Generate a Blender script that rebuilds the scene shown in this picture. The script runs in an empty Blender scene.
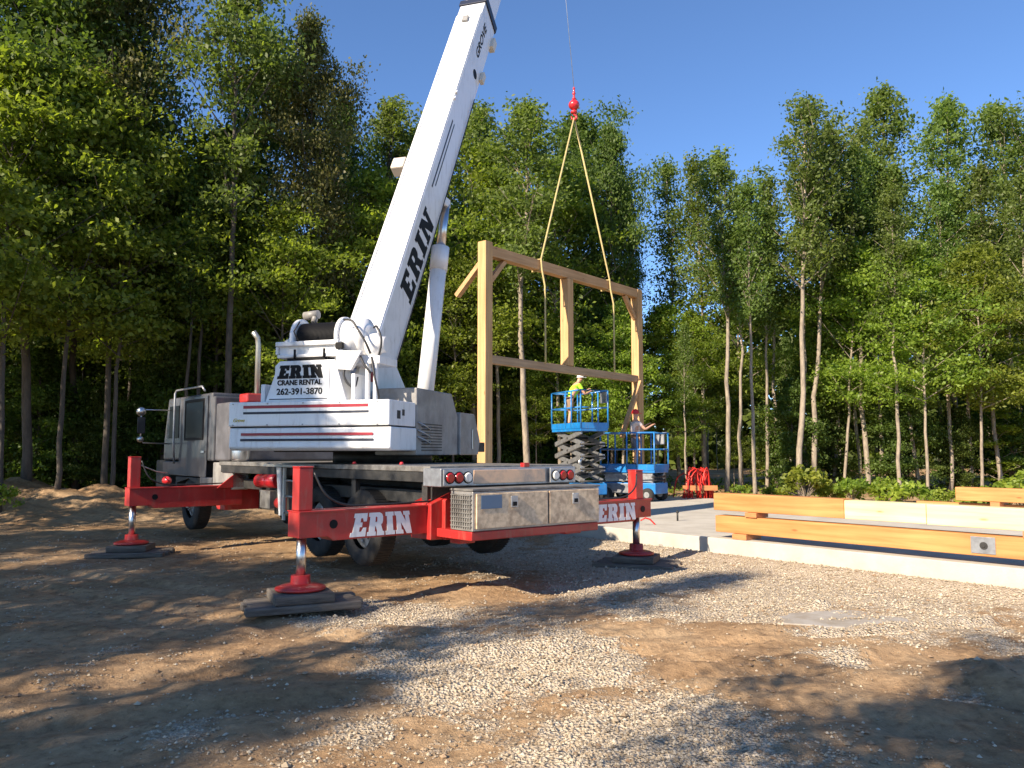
import bpy, bmesh, math, random
import numpy as np
from mathutils import Vector, Matrix, noise
R = math.radians
sc = bpy.context.scene
COL = sc.collection
random.seed(7)

# ------------------------------------------------------------------ camera maths
TH = math.atan(68 / 800); EYE = 1.8
def W(px, py, d):                       # a point in the place seen at (px,py) from the tripod, d metres ahead
    u = (px - 512) / 800; v = (384 - py) / 800
    dy = math.cos(TH) - v * math.sin(TH); dz = math.sin(TH) + v * math.cos(TH)
    s = d / dy
    return Vector((u * s, d, EYE + dz * s))
def G(px, py, z=0.0):                   # the point of the ground at that height
    u = (px - 512) / 800; v = (384 - py) / 800
    dy = math.cos(TH) - v * math.sin(TH); dz = math.sin(TH) + v * math.cos(TH)
    s = (z - EYE) / dz
    return Vector((u * s, dy * s, z))

# ------------------------------------------------------------------ materials
def mat(name, col, rough=.6, metal=0, col2=None, nscale=4, bump=0, bscale=30, coat=0, spec=.5, detail=6, lo=.4, hi=.62, coords='Object', stretch=None):
    m = bpy.data.materials.new(name); m.use_nodes = True
    nt = m.node_tree; b = nt.nodes['Principled BSDF']
    b.inputs['Base Color'].default_value = (*col, 1); b.inputs['Roughness'].default_value = rough
    b.inputs['Metallic'].default_value = metal; b.inputs['Coat Weight'].default_value = coat
    b.inputs['Specular IOR Level'].default_value = spec
    tc = nt.nodes.new('ShaderNodeTexCoord'); src = tc.outputs[coords]
    if stretch:
        mp = nt.nodes.new('ShaderNodeMapping'); mp.inputs['Scale'].default_value = stretch
        nt.links.new(src, mp.inputs['Vector']); src = mp.outputs[0]
    if col2:
        n = nt.nodes.new('ShaderNodeTexNoise'); n.inputs['Scale'].default_value = nscale; n.inputs['Detail'].default_value = detail
        n.inputs['Roughness'].default_value = .65
        nt.links.new(src, n.inputs['Vector'])
        r = nt.nodes.new('ShaderNodeValToRGB'); r.color_ramp.elements[0].position = lo; r.color_ramp.elements[1].position = hi
        r.color_ramp.elements[0].color = (*col, 1); r.color_ramp.elements[1].color = (*col2, 1)
        nt.links.new(n.outputs['Fac'], r.inputs[0]); nt.links.new(r.outputs[0], b.inputs['Base Color'])
    if coat:
        mp3 = nt.nodes.new('ShaderNodeMapping'); mp3.inputs['Scale'].default_value = (5, 5, .9); nt.links.new(tc.outputs[coords], mp3.inputs['Vector'])
        n3 = nt.nodes.new('ShaderNodeTexNoise'); n3.inputs['Scale'].default_value = 2.2; n3.inputs['Detail'].default_value = 9; n3.inputs['Roughness'].default_value = .72; nt.links.new(mp3.outputs[0], n3.inputs['Vector'])
        r3 = nt.nodes.new('ShaderNodeValToRGB'); r3.color_ramp.elements[0].position = .52; r3.color_ramp.elements[1].position = .72; nt.links.new(n3.outputs['Fac'], r3.inputs[0])
        g3 = nt.nodes.new('ShaderNodeMix'); g3.data_type = 'RGBA'; g3.inputs['B'].default_value = (.22, .17, .12, 1); sc3 = nt.nodes.new('ShaderNodeMath'); sc3.operation = 'MULTIPLY'; sc3.inputs[1].default_value = .38
        nt.links.new(r3.outputs[0], sc3.inputs[0]); nt.links.new(sc3.outputs[0], g3.inputs['Factor'])
        if b.inputs['Base Color'].links: nt.links.new(b.inputs['Base Color'].links[0].from_socket, g3.inputs['A'])
        else: g3.inputs['A'].default_value = (*col, 1)
        nt.links.new(g3.outputs['Result'], b.inputs['Base Color'])
    if bump:
        n2 = nt.nodes.new('ShaderNodeTexNoise'); n2.inputs['Scale'].default_value = bscale; n2.inputs['Detail'].default_value = 5
        nt.links.new(src, n2.inputs['Vector'])
        bp = nt.nodes.new('ShaderNodeBump'); bp.inputs['Strength'].default_value = bump; bp.inputs['Distance'].default_value = .01
        nt.links.new(n2.outputs['Fac'], bp.inputs['Height']); nt.links.new(bp.outputs[0], b.inputs['Normal'])
    return m
M = {}
M['white'] = mat('white_paint', (.80, .80, .80), .32, 0, (.66, .66, .64), 1.6, .05, 8, .3, lo=.5, hi=.8)
M['red'] = mat('red_paint', (.43, .022, .02), .42, 0, (.27, .022, .018), 3, .08, 14, .25, lo=.45, hi=.75)
M['redbright'] = mat('bright_red_paint', (.62, .02, .03), .3, 0, (.5, .02, .02), 3, 0, 14, .4)
M['redstripe'] = mat('stripe_red', (.30, .015, .03), .4)
M['black'] = mat('black_paint', (.008, .008, .009), .6, spec=.2)
M['navy'] = mat('navy_paint', (.012, .018, .04), .5)
M['grey'] = mat('grey_paint', (.30, .29, .27), .5, 0, (.20, .19, .18), 3, .05, 20, .1)
M['cabgrey'] = mat('silver_grey_paint', (.085, .085, .095), .5, .1, (.055, .055, .06), 2.5, .05, 20, .2)
M['dark'] = mat('dark_grease_steel', (.045, .043, .04), .6, .2, (.02, .02, .02), 5, .2, 30)
M['deck'] = mat('worn_deck_steel', (.26, .25, .23), .55, .4, (.13, .12, .11), 4, .15, 60)
M['alu'] = mat('checker_aluminium', (.40, .38, .35), .42, .55, (.28, .26, .24), 6, .3, 70)
M['chrome'] = mat('chrome_steel', (.62, .62, .63), .28, 1)
M['rubber'] = mat('tyre_rubber', (.016, .016, .016), .85, 0, (.03, .027, .024), 8, .4, 40)
M['rim'] = mat('wheel_rim', (.55, .55, .55), .4, .3, (.3, .28, .25), 9)
M['glass'] = mat('dark_cab_glass', (.006, .007, .007), .3, 0, spec=.08)
M['lens_red'] = mat('red_lens', (.35, .01, .01), .12, coat=.6)
M['lens_white'] = mat('clear_lens', (.65, .65, .62), .15, coat=.6)
M['blue'] = mat('lift_blue_paint', (.012, .20, .52), .35, 0, (.01, .14, .4), 4, 0, coat=.3)
M['hose'] = mat('black_hose', (.015, .015, .017), .5)
M['yellow'] = mat('yellow_sling', (.50, .40, .18), .8, 0, (.4, .31, .13), 20)
M['matwood'] = mat('weathered_mat_wood', (.17, .145, .12), .88, 0, (.06, .05, .042), 3, .8, 14, stretch=(1.2, 12, 12), lo=.35, hi=.7)
M['hoseRed'] = mat('red_tubing', (.65, .03, .02), .4)
M['orangewood'] = mat('orange_plank', (.55, .22, .08), .7, 0, (.42, .16, .06), 4, stretch=(1, 8, 8))
M['galv'] = mat('galvanised_steel', (.42, .43, .44), .4, .7, (.3, .3, .31), 8)
M['plate'] = mat('licence_blue', (.10, .16, .24), .5)
M['skin'] = mat('skin', (.55, .30, .2), .55)
M['vest'] = mat('lime_shirt', (.42, .85, .04), .8)
M['shirt'] = mat('pale_shirt', (.62, .52, .48), .85)
M['shorts'] = mat('grey_shorts', (.13, .13, .15), .9)
M['tan'] = mat('tan_shorts', (.25, .17, .11), .9)
M['boot'] = mat('work_boots', (.10, .06, .035), .8)
M['hatwhite'] = mat('white_hard_hat', (.75, .75, .74), .3)
M['hatred'] = mat('red_hard_hat', (.6, .02, .02), .3)

def wood(name, c1, c2, axis, cs=1):
    m = bpy.data.materials.new(name); m.use_nodes = True; nt = m.node_tree; b = nt.nodes['Principled BSDF']
    b.inputs['Roughness'].default_value = .65; b.inputs['Specular IOR Level'].default_value = .3
    tc = nt.nodes.new('ShaderNodeTexCoord'); mp = nt.nodes.new('ShaderNodeMapping')
    s = [9, 9, 9]; s[axis] = .5; mp.inputs['Scale'].default_value = s
    n = nt.nodes.new('ShaderNodeTexNoise'); n.inputs['Scale'].default_value = 1.6; n.inputs['Detail'].default_value = 7; n.inputs['Distortion'].default_value = .6
    w = nt.nodes.new('ShaderNodeTexNoise'); w.inputs['Scale'].default_value = .9; w.inputs['Detail'].default_value = 3
    nt.links.new(tc.outputs['Object'], mp.inputs[0]); nt.links.new(mp.outputs[0], n.inputs['Vector']); nt.links.new(tc.outputs['Object'], w.inputs['Vector'])
    r = nt.nodes.new('ShaderNodeValToRGB'); e = r.color_ramp.elements; e[0].position = .32; e[1].position = .68; e[0].color = (*c2, 1); e[1].color = (*c1, 1)
    nt.links.new(n.outputs['Fac'], r.inputs[0])
    mx = nt.nodes.new('ShaderNodeMix'); mx.data_type = 'RGBA'; mx.blend_type = 'MULTIPLY'; mx.inputs['Factor'].default_value = .35
    r2 = nt.nodes.new('ShaderNodeValToRGB'); r2.color_ramp.elements[0].position = .35; r2.color_ramp.elements[1].position = .65; r2.color_ramp.elements[0].color = (.55, .5, .45, 1)
    nt.links.new(w.outputs['Fac'], r2.inputs[0]); nt.links.new(r.outputs[0], mx.inputs['A']); nt.links.new(r2.outputs[0], mx.inputs['B'])
    # knots
    v = nt.nodes.new('ShaderNodeTexVoronoi'); v.inputs['Scale'].default_value = 1; mp2 = nt.nodes.new('ShaderNodeMapping')
    s2 = [5, 5, 5]; s2[axis] = 1.6; mp2.inputs['Scale'].default_value = s2
    nt.links.new(tc.outputs['Object'], mp2.inputs[0]); nt.links.new(mp2.outputs[0], v.inputs['Vector'])
    r3 = nt.nodes.new('ShaderNodeValToRGB'); r3.color_ramp.elements[0].position = .05; r3.color_ramp.elements[1].position = .12; r3.color_ramp.elements[0].color = (.45, .35, .3, 1)
    nt.links.new(v.outputs['Distance'], r3.inputs[0])
    mx2 = nt.nodes.new('ShaderNodeMix'); mx2.data_type = 'RGBA'; mx2.blend_type = 'MULTIPLY'; mx2.inputs['Factor'].default_value = .7
    nt.links.new(mx.outputs['Result'], mx2.inputs['A']); nt.links.new(r3.outputs[0], mx2.inputs['B'])
    nt.links.new(mx2.outputs['Result'], b.inputs['Base Color'])
    bp = nt.nodes.new('ShaderNodeBump'); bp.inputs['Strength'].default_value = .25; bp.inputs['Distance'].default_value = .01
    nt.links.new(n.outputs['Fac'], bp.inputs['Height']); nt.links.new(bp.outputs[0], b.inputs['Normal'])
    return m
M['timberX'] = wood('timber_along_x', (.62, .38, .19), (.46, .26, .12), 0)
M['timberZ'] = wood('timber_along_z', (.66, .42, .20), (.50, .29, .13), 2)
M['orangeX'] = wood('treated_timber', (.60, .29, .105), (.44, .19, .06), 0)
M['creamX'] = wood('fresh_pale_timber', (.78, .68, .40), (.66, .54, .28), 0)
M['greywood'] = wood('weathered_girt', (.50, .34, .20), (.36, .24, .14), 0)

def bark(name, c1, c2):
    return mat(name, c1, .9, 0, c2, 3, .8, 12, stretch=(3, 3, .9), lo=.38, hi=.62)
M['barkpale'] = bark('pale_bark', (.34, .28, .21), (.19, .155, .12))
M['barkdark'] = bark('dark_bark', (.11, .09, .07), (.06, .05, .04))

def leafmat(name, c1, c2, tr):
    m = bpy.data.materials.new(name); m.use_nodes = True; nt = m.node_tree; nt.nodes.clear()
    out = nt.nodes.new('ShaderNodeOutputMaterial'); geo = nt.nodes.new('ShaderNodeNewGeometry'); oi = nt.nodes.new('ShaderNodeObjectInfo')
    tc = nt.nodes.new('ShaderNodeTexCoord'); n = nt.nodes.new('ShaderNodeTexNoise'); n.inputs['Scale'].default_value = .55; n.inputs['Detail'].default_value = 3
    nt.links.new(tc.outputs['Object'], n.inputs['Vector'])
    a = nt.nodes.new('ShaderNodeMath'); a.operation = 'MULTIPLY_ADD'; a.inputs[1].default_value = .5
    nt.links.new(geo.outputs['Random Per Island'], a.inputs[0])
    s = nt.nodes.new('ShaderNodeMath'); s.operation = 'MULTIPLY_ADD'; s.inputs[1].default_value = 1.7; s.inputs[2].default_value = -.6
    nt.links.new(n.outputs['Fac'], s.inputs[0]); nt.links.new(s.outputs[0], a.inputs[2])
    r = nt.nodes.new('ShaderNodeValToRGB'); r.color_ramp.elements[0].color = (*c2, 1); r.color_ramp.elements[1].color = (*c1, 1)
    r.color_ramp.elements[0].position = .15; r.color_ramp.elements[1].position = .85
    nt.links.new(a.outputs[0], r.inputs[0])
    hs = nt.nodes.new('ShaderNodeHueSaturation')
    mr = nt.nodes.new('ShaderNodeMapRange'); mr.inputs[3].default_value = .485; mr.inputs[4].default_value = .515
    nt.links.new(oi.outputs['Random'], mr.inputs[0]); nt.links.new(mr.outputs[0], hs.inputs['Hue'])
    mr2 = nt.nodes.new('ShaderNodeMapRange'); mr2.inputs[3].default_value = .8; mr2.inputs[4].default_value = 1.2
    nt.links.new(oi.outputs['Random'], mr2.inputs[0]); nt.links.new(mr2.outputs[0], hs.inputs['Value']); nt.links.new(r.outputs[0], hs.inputs['Color'])
    d = nt.nodes.new('ShaderNodeBsdfDiffuse'); t = nt.nodes.new('ShaderNodeBsdfTranslucent'); g = nt.nodes.new('ShaderNodeBsdfGlossy')
    g.inputs['Roughness'].default_value = .5; g.inputs['Color'].default_value = (.3, .3, .3, 1)
    tm = nt.nodes.new('ShaderNodeMix'); tm.data_type = 'RGBA'; tm.blend_type = 'MULTIPLY'; tm.inputs['Factor'].default_value = 1; tm.inputs['B'].default_value = (2.0, 2.1, .9, 1)
    nt.links.new(hs.outputs[0], d.inputs[0]); nt.links.new(hs.outputs[0], tm.inputs['A']); nt.links.new(tm.outputs['Result'], t.inputs[0])
    mx = nt.nodes.new('ShaderNodeMixShader'); mx.inputs[0].default_value = tr
    nt.links.new(d.outputs[0], mx.inputs[1]); nt.links.new(t.outputs[0], mx.inputs[2])
    mx2 = nt.nodes.new('ShaderNodeMixShader'); mx2.inputs[0].default_value = .05
    nt.links.new(mx.outputs[0], mx2.inputs[1]); nt.links.new(g.outputs[0], mx2.inputs[2]); nt.links.new(mx2.outputs[0], out.inputs[0])
    return m
M['leafA'] = leafmat('leaf_blue_green', (.165, .220, .050), (.068, .105, .025), .42)
M['leafB'] = leafmat('leaf_maple_yellow_green', (.24, .300, .042), (.100, .150, .024), .46)
M['leafC'] = leafmat('leaf_dark_green', (.120, .175, .034), (.046, .078, .017), .38)
M['leafD'] = leafmat('leaf_brown_tinged', (.17, .155, .055), (.06, .085, .024), .36)

# ------------------------------------------------------------------ mesh builder
class MB:
    def __init__(s, X=None): s.v = []; s.f = []; s.X = X or Matrix.Identity(4); s.sm = []
    def add(s, vs, fs, smooth=False):
        o = len(s.v); s.v += [s.X @ Vector(p) for p in vs]; s.f += [tuple(i + o for i in f) for f in fs]; s.sm += [smooth] * len(fs)
        return s
    def box(s, c, d, rot=None):
        c = Vector(c); h = Vector(d) / 2; vs = []
        for x in (-1, 1):
            for y in (-1, 1):
                for z in (-1, 1):
                    p = Vector((x * h.x, y * h.y, z * h.z)); vs.append(c + (rot @ p if rot else p))
        return s.add(vs, [(0, 1, 3, 2), (4, 6, 7, 5), (0, 4, 5, 1), (2, 3, 7, 6), (0, 2, 6, 4), (1, 5, 7, 3)])
    def bb(s, x0, x1, y0, y1, z0, z1): return s.box(((x0 + x1) / 2, (y0 + y1) / 2, (z0 + z1) / 2), (x1 - x0, y1 - y0, z1 - z0))
    def bar(s, a, b, w, h, up=(0, 0, 1)):
        a = Vector(a); b = Vector(b); d = (b - a); L = d.length; d.normalize(); up = Vector(up)
        if abs(d.dot(up)) > .99: up = Vector((1, 0, 0))
        r = d.cross(up).normalized(); u = r.cross(d); rot = Matrix((r, d, u)).transposed()
        return s.box((a + b) / 2, (w, L, h), rot)
    def cyl(s, a, b, r0, r1=None, n=20, caps=True):
        r1 = r0 if r1 is None else r1
        return s.lathe(a, b, [(0, r0), (1, r1)], n, caps)
    def lathe(s, a, b, prof, n=24, caps=True):
        a = Vector(a); b = Vector(b); d = b - a; L = d.length; d.normalize()
        e = Vector((0, 0, 1)) if abs(d.z) < .9 else Vector((1, 0, 0)); r = d.cross(e).normalized(); u = r.cross(d)
        vs = []; fs = []
        for t, rad in prof:
            for i in range(n):
                q = 2 * math.pi * i / n; vs.append(a + d * L * t + (r * math.cos(q) + u * math.sin(q)) * rad)
        for k in range(len(prof) - 1):
            for i in range(n):
                j = (i + 1) % n; fs.append((k * n + i, k * n + j, (k + 1) * n + j, (k + 1) * n + i))
        s.add(vs, fs, True)
        if caps:
            o = len(s.v) - len(vs); s.f.append(tuple(o + i for i in reversed(range(n)))); s.f.append(tuple(o + (len(prof) - 1) * n + i for i in range(n))); s.sm += [False, False]
        return s
    def tube(s, pts, r, n=8, caps=True):
        pts = [Vector(p) for p in pts]; vs = []; fs = []; prev = None
        rr = r if isinstance(r, (list, tuple)) else [r] * len(pts)
        for k, p in enumerate(pts):
            d = (pts[min(k + 1, len(pts) - 1)] - pts[max(k - 1, 0)]).normalized()
            if prev is None: e = Vector((0, 0, 1)) if abs(d.z) < .9 else Vector((1, 0, 0)); x = d.cross(e).normalized()
            else: x = (prev - d * prev.dot(d)).normalized()
            prev = x; y = d.cross(x)
            for i in range(n):
                q = 2 * math.pi * i / n; vs.append(p + (x * math.cos(q) + y * math.sin(q)) * rr[k])
        for k in range(len(pts) - 1):
            for i in range(n):
                j = (i + 1) % n; fs.append((k * n + i, k * n + j, (k + 1) * n + j, (k + 1) * n + i))
        if caps: fs.append(tuple(reversed(range(n)))); fs.append(tuple((len(pts) - 1) * n + i for i in range(n)))
        return s.add(vs, fs, True)
    def prism(s, poly, plane, a, b):       # poly of 2-D points; plane 'yz' extruded in x from a to b, etc.
        def P(p, t): return {'yz': (t, p[0], p[1]), 'xz': (p[0], t, p[1]), 'xy': (p[0], p[1], t)}[plane]
        n = len(poly); vs = [P(p, a) for p in poly] + [P(p, b) for p in poly]
        fs = [tuple(range(n)), tuple(reversed(range(n, 2 * n)))] + [(i, i + n, (i + 1) % n + n, (i + 1) % n) for i in range(n)]
        return s.add(vs, fs)
    def build(s, name, m, parent=None, bevel=0, seg=2):
        me = bpy.data.meshes.new(name); me.from_pydata([tuple(p) for p in s.v], [], s.f); me.update()
        for p, k in zip(me.polygons, s.sm): p.use_smooth = k
        bm = bmesh.new(); bm.from_mesh(me); bmesh.ops.recalc_face_normals(bm, faces=bm.faces); bm.to_mesh(me); bm.free()
        me.materials.append(m); o = bpy.data.objects.new(name, me); COL.objects.link(o)
        if parent: o.parent = parent
        if bevel:
            md = o.modifiers.new('bevel', 'BEVEL'); md.width = bevel; md.segments = seg; md.limit_method = 'ANGLE'; md.angle_limit = R(40)
        return o
def smooth(pts, k=5):
    P = [Vector(p) for p in pts]; out = []
    for i in range(len(P) - 1):
        a, b, c_, d = P[max(i - 1, 0)], P[i], P[i + 1], P[min(i + 2, len(P) - 1)]
        for j in range(k):
            t = j / k; out.append(.5 * ((2 * b) + (c_ - a) * t + (2 * a - 5 * b + 4 * c_ - d) * t * t + (3 * b - a - 3 * c_ + d) * t ** 3))
    return out + [P[-1]]
def tag(o, label, cat=None, group=None, kind=None):
    if label: o['label'] = label
    if cat: o['category'] = cat
    if group: o['group'] = group
    if kind: o['kind'] = kind
    return o
def thing(name, label, cat, loc=(0, 0, 0), rz=0, group=None):
    o = bpy.data.objects.new(name, None); o.empty_display_size = .3; COL.objects.link(o); o.location = loc; o.rotation_euler = (0, 0, rz)
    return tag(o, label, cat, group)
def copy_tree(o, loc, rz=0, sc_=1, label=None, group=None, name=None):
    r = o.copy(); COL.objects.link(r); r.location = loc; r.rotation_euler = (0, 0, rz); r.scale = (sc_,) * 3 if not isinstance(sc_, tuple) else sc_
    if name: r.name = name
    if label: r['label'] = label
    if group: r['group'] = group
    for ch in list(o.children):
        c = ch.copy(); COL.objects.link(c); c.parent = r
        for g in list(ch.children):
            d = g.copy(); COL.objects.link(d); d.parent = c
    return r
def xf(loc, rz): return Matrix.Translation(loc) @ Matrix.Rotation(rz, 4, 'Z')

# ------------------------------------------------------------------ lettering
GL = {
 'E': (.76, [[(0,0),(.74,0),(.74,.36),(.60,.36),(.53,.19),(.38,.19),(.38,.42),(.5,.42),(.5,.59),(.38,.59),(.38,.81),(.52,.81),(.58,.66),(.72,.66),(.72,1),(0,1),(0,.84),(.09,.84),(.09,.16),(0,.16)]]),
 'R': (.88, [[(0,0),(.42,0),(.42,.15),(.36,.15),(.36,.42),(.42,.42),(.52,.2),(.50,0),(.86,0),(.86,.15),(.79,.15),(.68,.47),(.76,.54),(.79,.64),(.79,.82),(.73,.94),(.6,1),(0,1),(0,.85),(.08,.85),(.08,.15),(0,.15)], [(.36,.57),(.45,.57),(.5,.61),(.5,.80),(.45,.84),(.36,.84)]]),
 'I': (.46, [[(0,0),(.46,0),(.46,.15),(.38,.15),(.38,.85),(.46,.85),(.46,1),(0,1),(0,.85),(.08,.85),(.08,.15),(0,.15)]]),
 'N': (.90, [[(0,0),(.37,0),(.37,.15),(.29,.15),(.29,.60),(.56,0),(.82,0),(.82,.85),(.90,.85),(.90,1),(.54,1),(.54,.85),(.62,.85),(.62,.46),(.36,1),(0,1),(0,.85),(.08,.85),(.08,.15),(0,.15)]]),
}
def curve_mesh(cu, name, m, parent, X):
    ob = bpy.data.objects.new(name, cu); COL.objects.link(ob); bpy.context.view_layer.update()
    me = bpy.data.meshes.new_from_object(ob.evaluated_get(bpy.context.evaluated_depsgraph_get())); bpy.data.objects.remove(ob)
    me.transform(X); me.materials.clear(); me.materials.append(m); me.name = name
    o = bpy.data.objects.new(name, me); COL.objects.link(o); o.parent = parent; return o
def slab_word(word, h, w, m, parent, X, fan=.16, name='lettering', bold=0):      # plane: x right, y up, z out; origin at centre
    cu = bpy.data.curves.new(name, 'CURVE'); cu.dimensions = '2D'; cu.fill_mode = 'BOTH'; cu.extrude = .002; cu.offset = bold
    tot = sum(GL[c][0] for c in word) + .09 * (len(word) - 1); x = 0; k = w / tot
    for c in word:
        for poly in GL[c][1]:
            sp = cu.splines.new('POLY'); sp.points.add(len(poly) - 1); sp.use_cyclic_u = True
            for p, (a, b) in zip(sp.points, poly):
                X0 = (x + a) * k - w / 2; X0 *= 1 + fan * (.5 - b); p.co = (X0, (b - .5) * h, 0, 1)
        x += GL[c][0] + .09
    return curve_mesh(cu, name, m, parent, X)
def text(s, h, w, m, parent, X, bold=.02, shear=0, name='lettering'):
    cu = bpy.data.curves.new(name, 'FONT'); cu.body = s; cu.align_x = 'CENTER'; cu.align_y = 'CENTER'; cu.size = 1; cu.offset = bold; cu.shear = shear; cu.extrude = .003
    ob = bpy.data.objects.new('t', cu); COL.objects.link(ob); bpy.context.view_layer.update(); d = ob.dimensions.copy(); bpy.data.objects.remove(ob)
    return curve_mesh(cu, name, m, parent, X @ Matrix.Diagonal((w / d.x, h / d.y, 1, 1)))
def frame3(o, right, up):
    r = Vector(right).normalized(); u = Vector(up).normalized(); n = r.cross(u)
    m = Matrix((r, u, n)).transposed().to_4x4(); m.translation = Vector(o); return m

# ================================================================== WORLD
SUN_AZ_TO = Vector((-.72, -.695, 0)).normalized(); SUN_EL = R(32)
w = bpy.data.worlds.new('World'); sc.world = w; w.use_nodes = True; nt = w.node_tree
sky = nt.nodes.new('ShaderNodeTexSky'); sky.sky_type = 'NISHITA'; sky.sun_disc = False; sky.sun_elevation = SUN_EL
sky.sun_rotation = math.atan2(SUN_AZ_TO.x, SUN_AZ_TO.y); sky.air_density = .78; sky.dust_density = 0.0; sky.ozone_density = 6.5
nt.links.new(sky.outputs[0], nt.nodes['Background'].inputs[0]); nt.nodes['Background'].inputs[1].default_value = .097
sl = bpy.data.lights.new('sun', 'SUN'); sl.energy = 4.4; sl.angle = R(.53); sl.color = (1, .86, .68)
so = bpy.data.objects.new('sun', sl); COL.objects.link(so)
tosun = SUN_AZ_TO * math.cos(SUN_EL) + Vector((0, 0, math.sin(SUN_EL))); so.rotation_euler = tosun.to_track_quat('Z', 'Y').to_euler()
cam = bpy.data.cameras.new('camera'); co = bpy.data.objects.new('camera', cam); COL.objects.link(co); sc.camera = co
cam.sensor_width = 36; cam.lens = 36 * 800 / 1024; cam.clip_end = 2000; co.location = (0, 0, EYE); co.rotation_euler = (R(90) + TH, 0, 0)
sc.view_settings.view_transform = 'Standard'; sc.view_settings.look = 'None'; sc.view_settings.exposure = 1.24
sc.cycles.max_bounces = 6; sc.cycles.transparent_max_bounces = 4; sc.cycles.diffuse_bounces = 3; sc.cycles.use_denoising = True

# ================================================================== GROUND
U = Vector((.63, -.777, 0)).normalized(); V = Vector((.777, .63, 0)).normalized()   # building axes
SA = Vector((-3.6, 23.5, 0)) - V * .54                          # near-left corner of slab
def sm(a, b, x): t = max(0, min(1, (x - a) / (b - a))); return t * t * (3 - 2 * t)
def gz(x, y):
    n = noise.noise(Vector((x * .35, y * .35, 3))) * .05 + noise.noise(Vector((x * 1.3, y * 1.3, 7))) * .022
    near = noise.noise(Vector((x * 5, y * 5, 1))) * .008 + noise.noise(Vector((x * 13, y * 13, 9))) * .007
    rg = abs(noise.noise(Vector((x * 1.1 + 3, y * 2.2, 15)))); z = n + near + .02 + .05 * (.3 - rg) * (1 if y > 3 else 0)
    z += .018 * noise.noise(Vector((x * 3.2, y * 4.5, 21)))
    berm = math.exp(-((x + 15.5 + .2 * (y - 23)) / 4.2) ** 2 - ((y - 22.5) / 1.9) ** 2) * .95 + math.exp(-((x + 9.5) / 4) ** 2 - ((y - 23.5) / 1.5) ** 2) * .35
    z += berm * (1.1 + .5 * noise.noise(Vector((x * .9, y * .9, 2))) + .25 * noise.noise(Vector((x * 3, y * 3, 2))))
    z += .32 * sm(23, 29, y + .35 * max(0, x)) + .5 * sm(30, 70, y)
    for (cx, cy, r, h) in CLODS: 
        q = ((x - cx) ** 2 + (y - cy) ** 2) / r ** 2
        if q < 5: z += h * math.exp(-q) * (1 + .6 * noise.noise(Vector((x * 9, y * 9, 4))))
    for (ox, oy, dx, dy) in RUTS:
        q = (x - ox) * -dy + (y - oy) * dx; q += .12 * noise.noise(Vector((x * .5, y * .5, 31)))
        for o_ in (0, .95): z += -.04 * math.exp(-((q - o_) / .16) ** 2) + .018 * math.exp(-((q - o_ - .25) / .1) ** 2) + .014 * math.exp(-((q - o_ + .25) / .1) ** 2) + (.006 * math.sin(45 * ((x - ox) * dx + (y - oy) * dy)) * math.exp(-((q - o_) / .14) ** 2) if 2 < y < 13 else 0)
    # flat where the slab lies
    q = Vector((x, y, 0)) - SA; a = q.dot(U); b = q.dot(V)
    if a > -1.0 and b > -.9 and b < 10.6:
        k = sm(-1.0, -.1, a) * sm(-.9, -.3, b) * (1 - sm(9.6, 10.6, b)); kk = sm(-.25, .1, b); z = z * (1 - k) + (.02 * kk + .11 * (1 - kk) + .4 * near) * k
    return z
RUTS = [(-4, 5.2, .97, .24), (0, 6.9, .86, -.51)]
CLODS = [(*G(820, 610).xy, .10, .10), (*G(1000, 690).xy, .26, .12), (*G(985, 676).xy, .16, .08), (*G(655, 628).xy, .25, .06), (*G(760, 640).xy, .5, .07), (*G(640, 600).xy, .5, .05), (*G(560, 650).xy, .3, .04),
         (*G(430, 545).xy, .35, .08), (*G(470, 590).xy, .5, .05), (*G(880, 600).xy, .6, .05)]
def gravel(x, y):
    p = Vector((x, y, 0)); g = 0
    for (px, py, rx, ry, amp) in GP:
        c = G(px, py); sx = c.y / 800 * rx; sy = abs(G(px, py + ry).y - G(px, py - ry).y) / 2
        g = max(g, amp * (1 - min(1, (((x - c.x) / sx) ** 2 + ((y - c.y) / sy) ** 2))) ) if amp > 0 else g * (1 - min(1, -amp * max(0, 1 - (((x - c.x) / sx) ** 2 + ((y - c.y) / sy) ** 2))))
    n = noise.noise(Vector((x * .8, y * .8, 5))) * .5 + noise.noise(Vector((x * 2.6, y * 2.6, 11))) * .35 + noise.noise(Vector((x * 7, y * 7, 12))) * .2
    n += noise.noise(Vector((x * 16, y * 16, 13))) * .18
    return max(0, min(1, g * 1.35 - .12 + n * 1.5))
GP = [(800, 560, 420, 50, 1.0), (620, 560, 200, 30, 1), (520, 660, 170, 75, .9), (400, 620, 130, 28, .7), (680, 740, 230, 70, .9), (330, 730, 200, 40, .45), (960, 590, 260, 36, .9), (700, 600, 200, 40, .7), (520, 600, 90, 22, -.9), (700, 640, 130, 22, -.8), (930, 690, 160, 60, -.85), (810, 660, 160, 25, -.7), (600, 700, 70, 18, -.4)]
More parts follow.
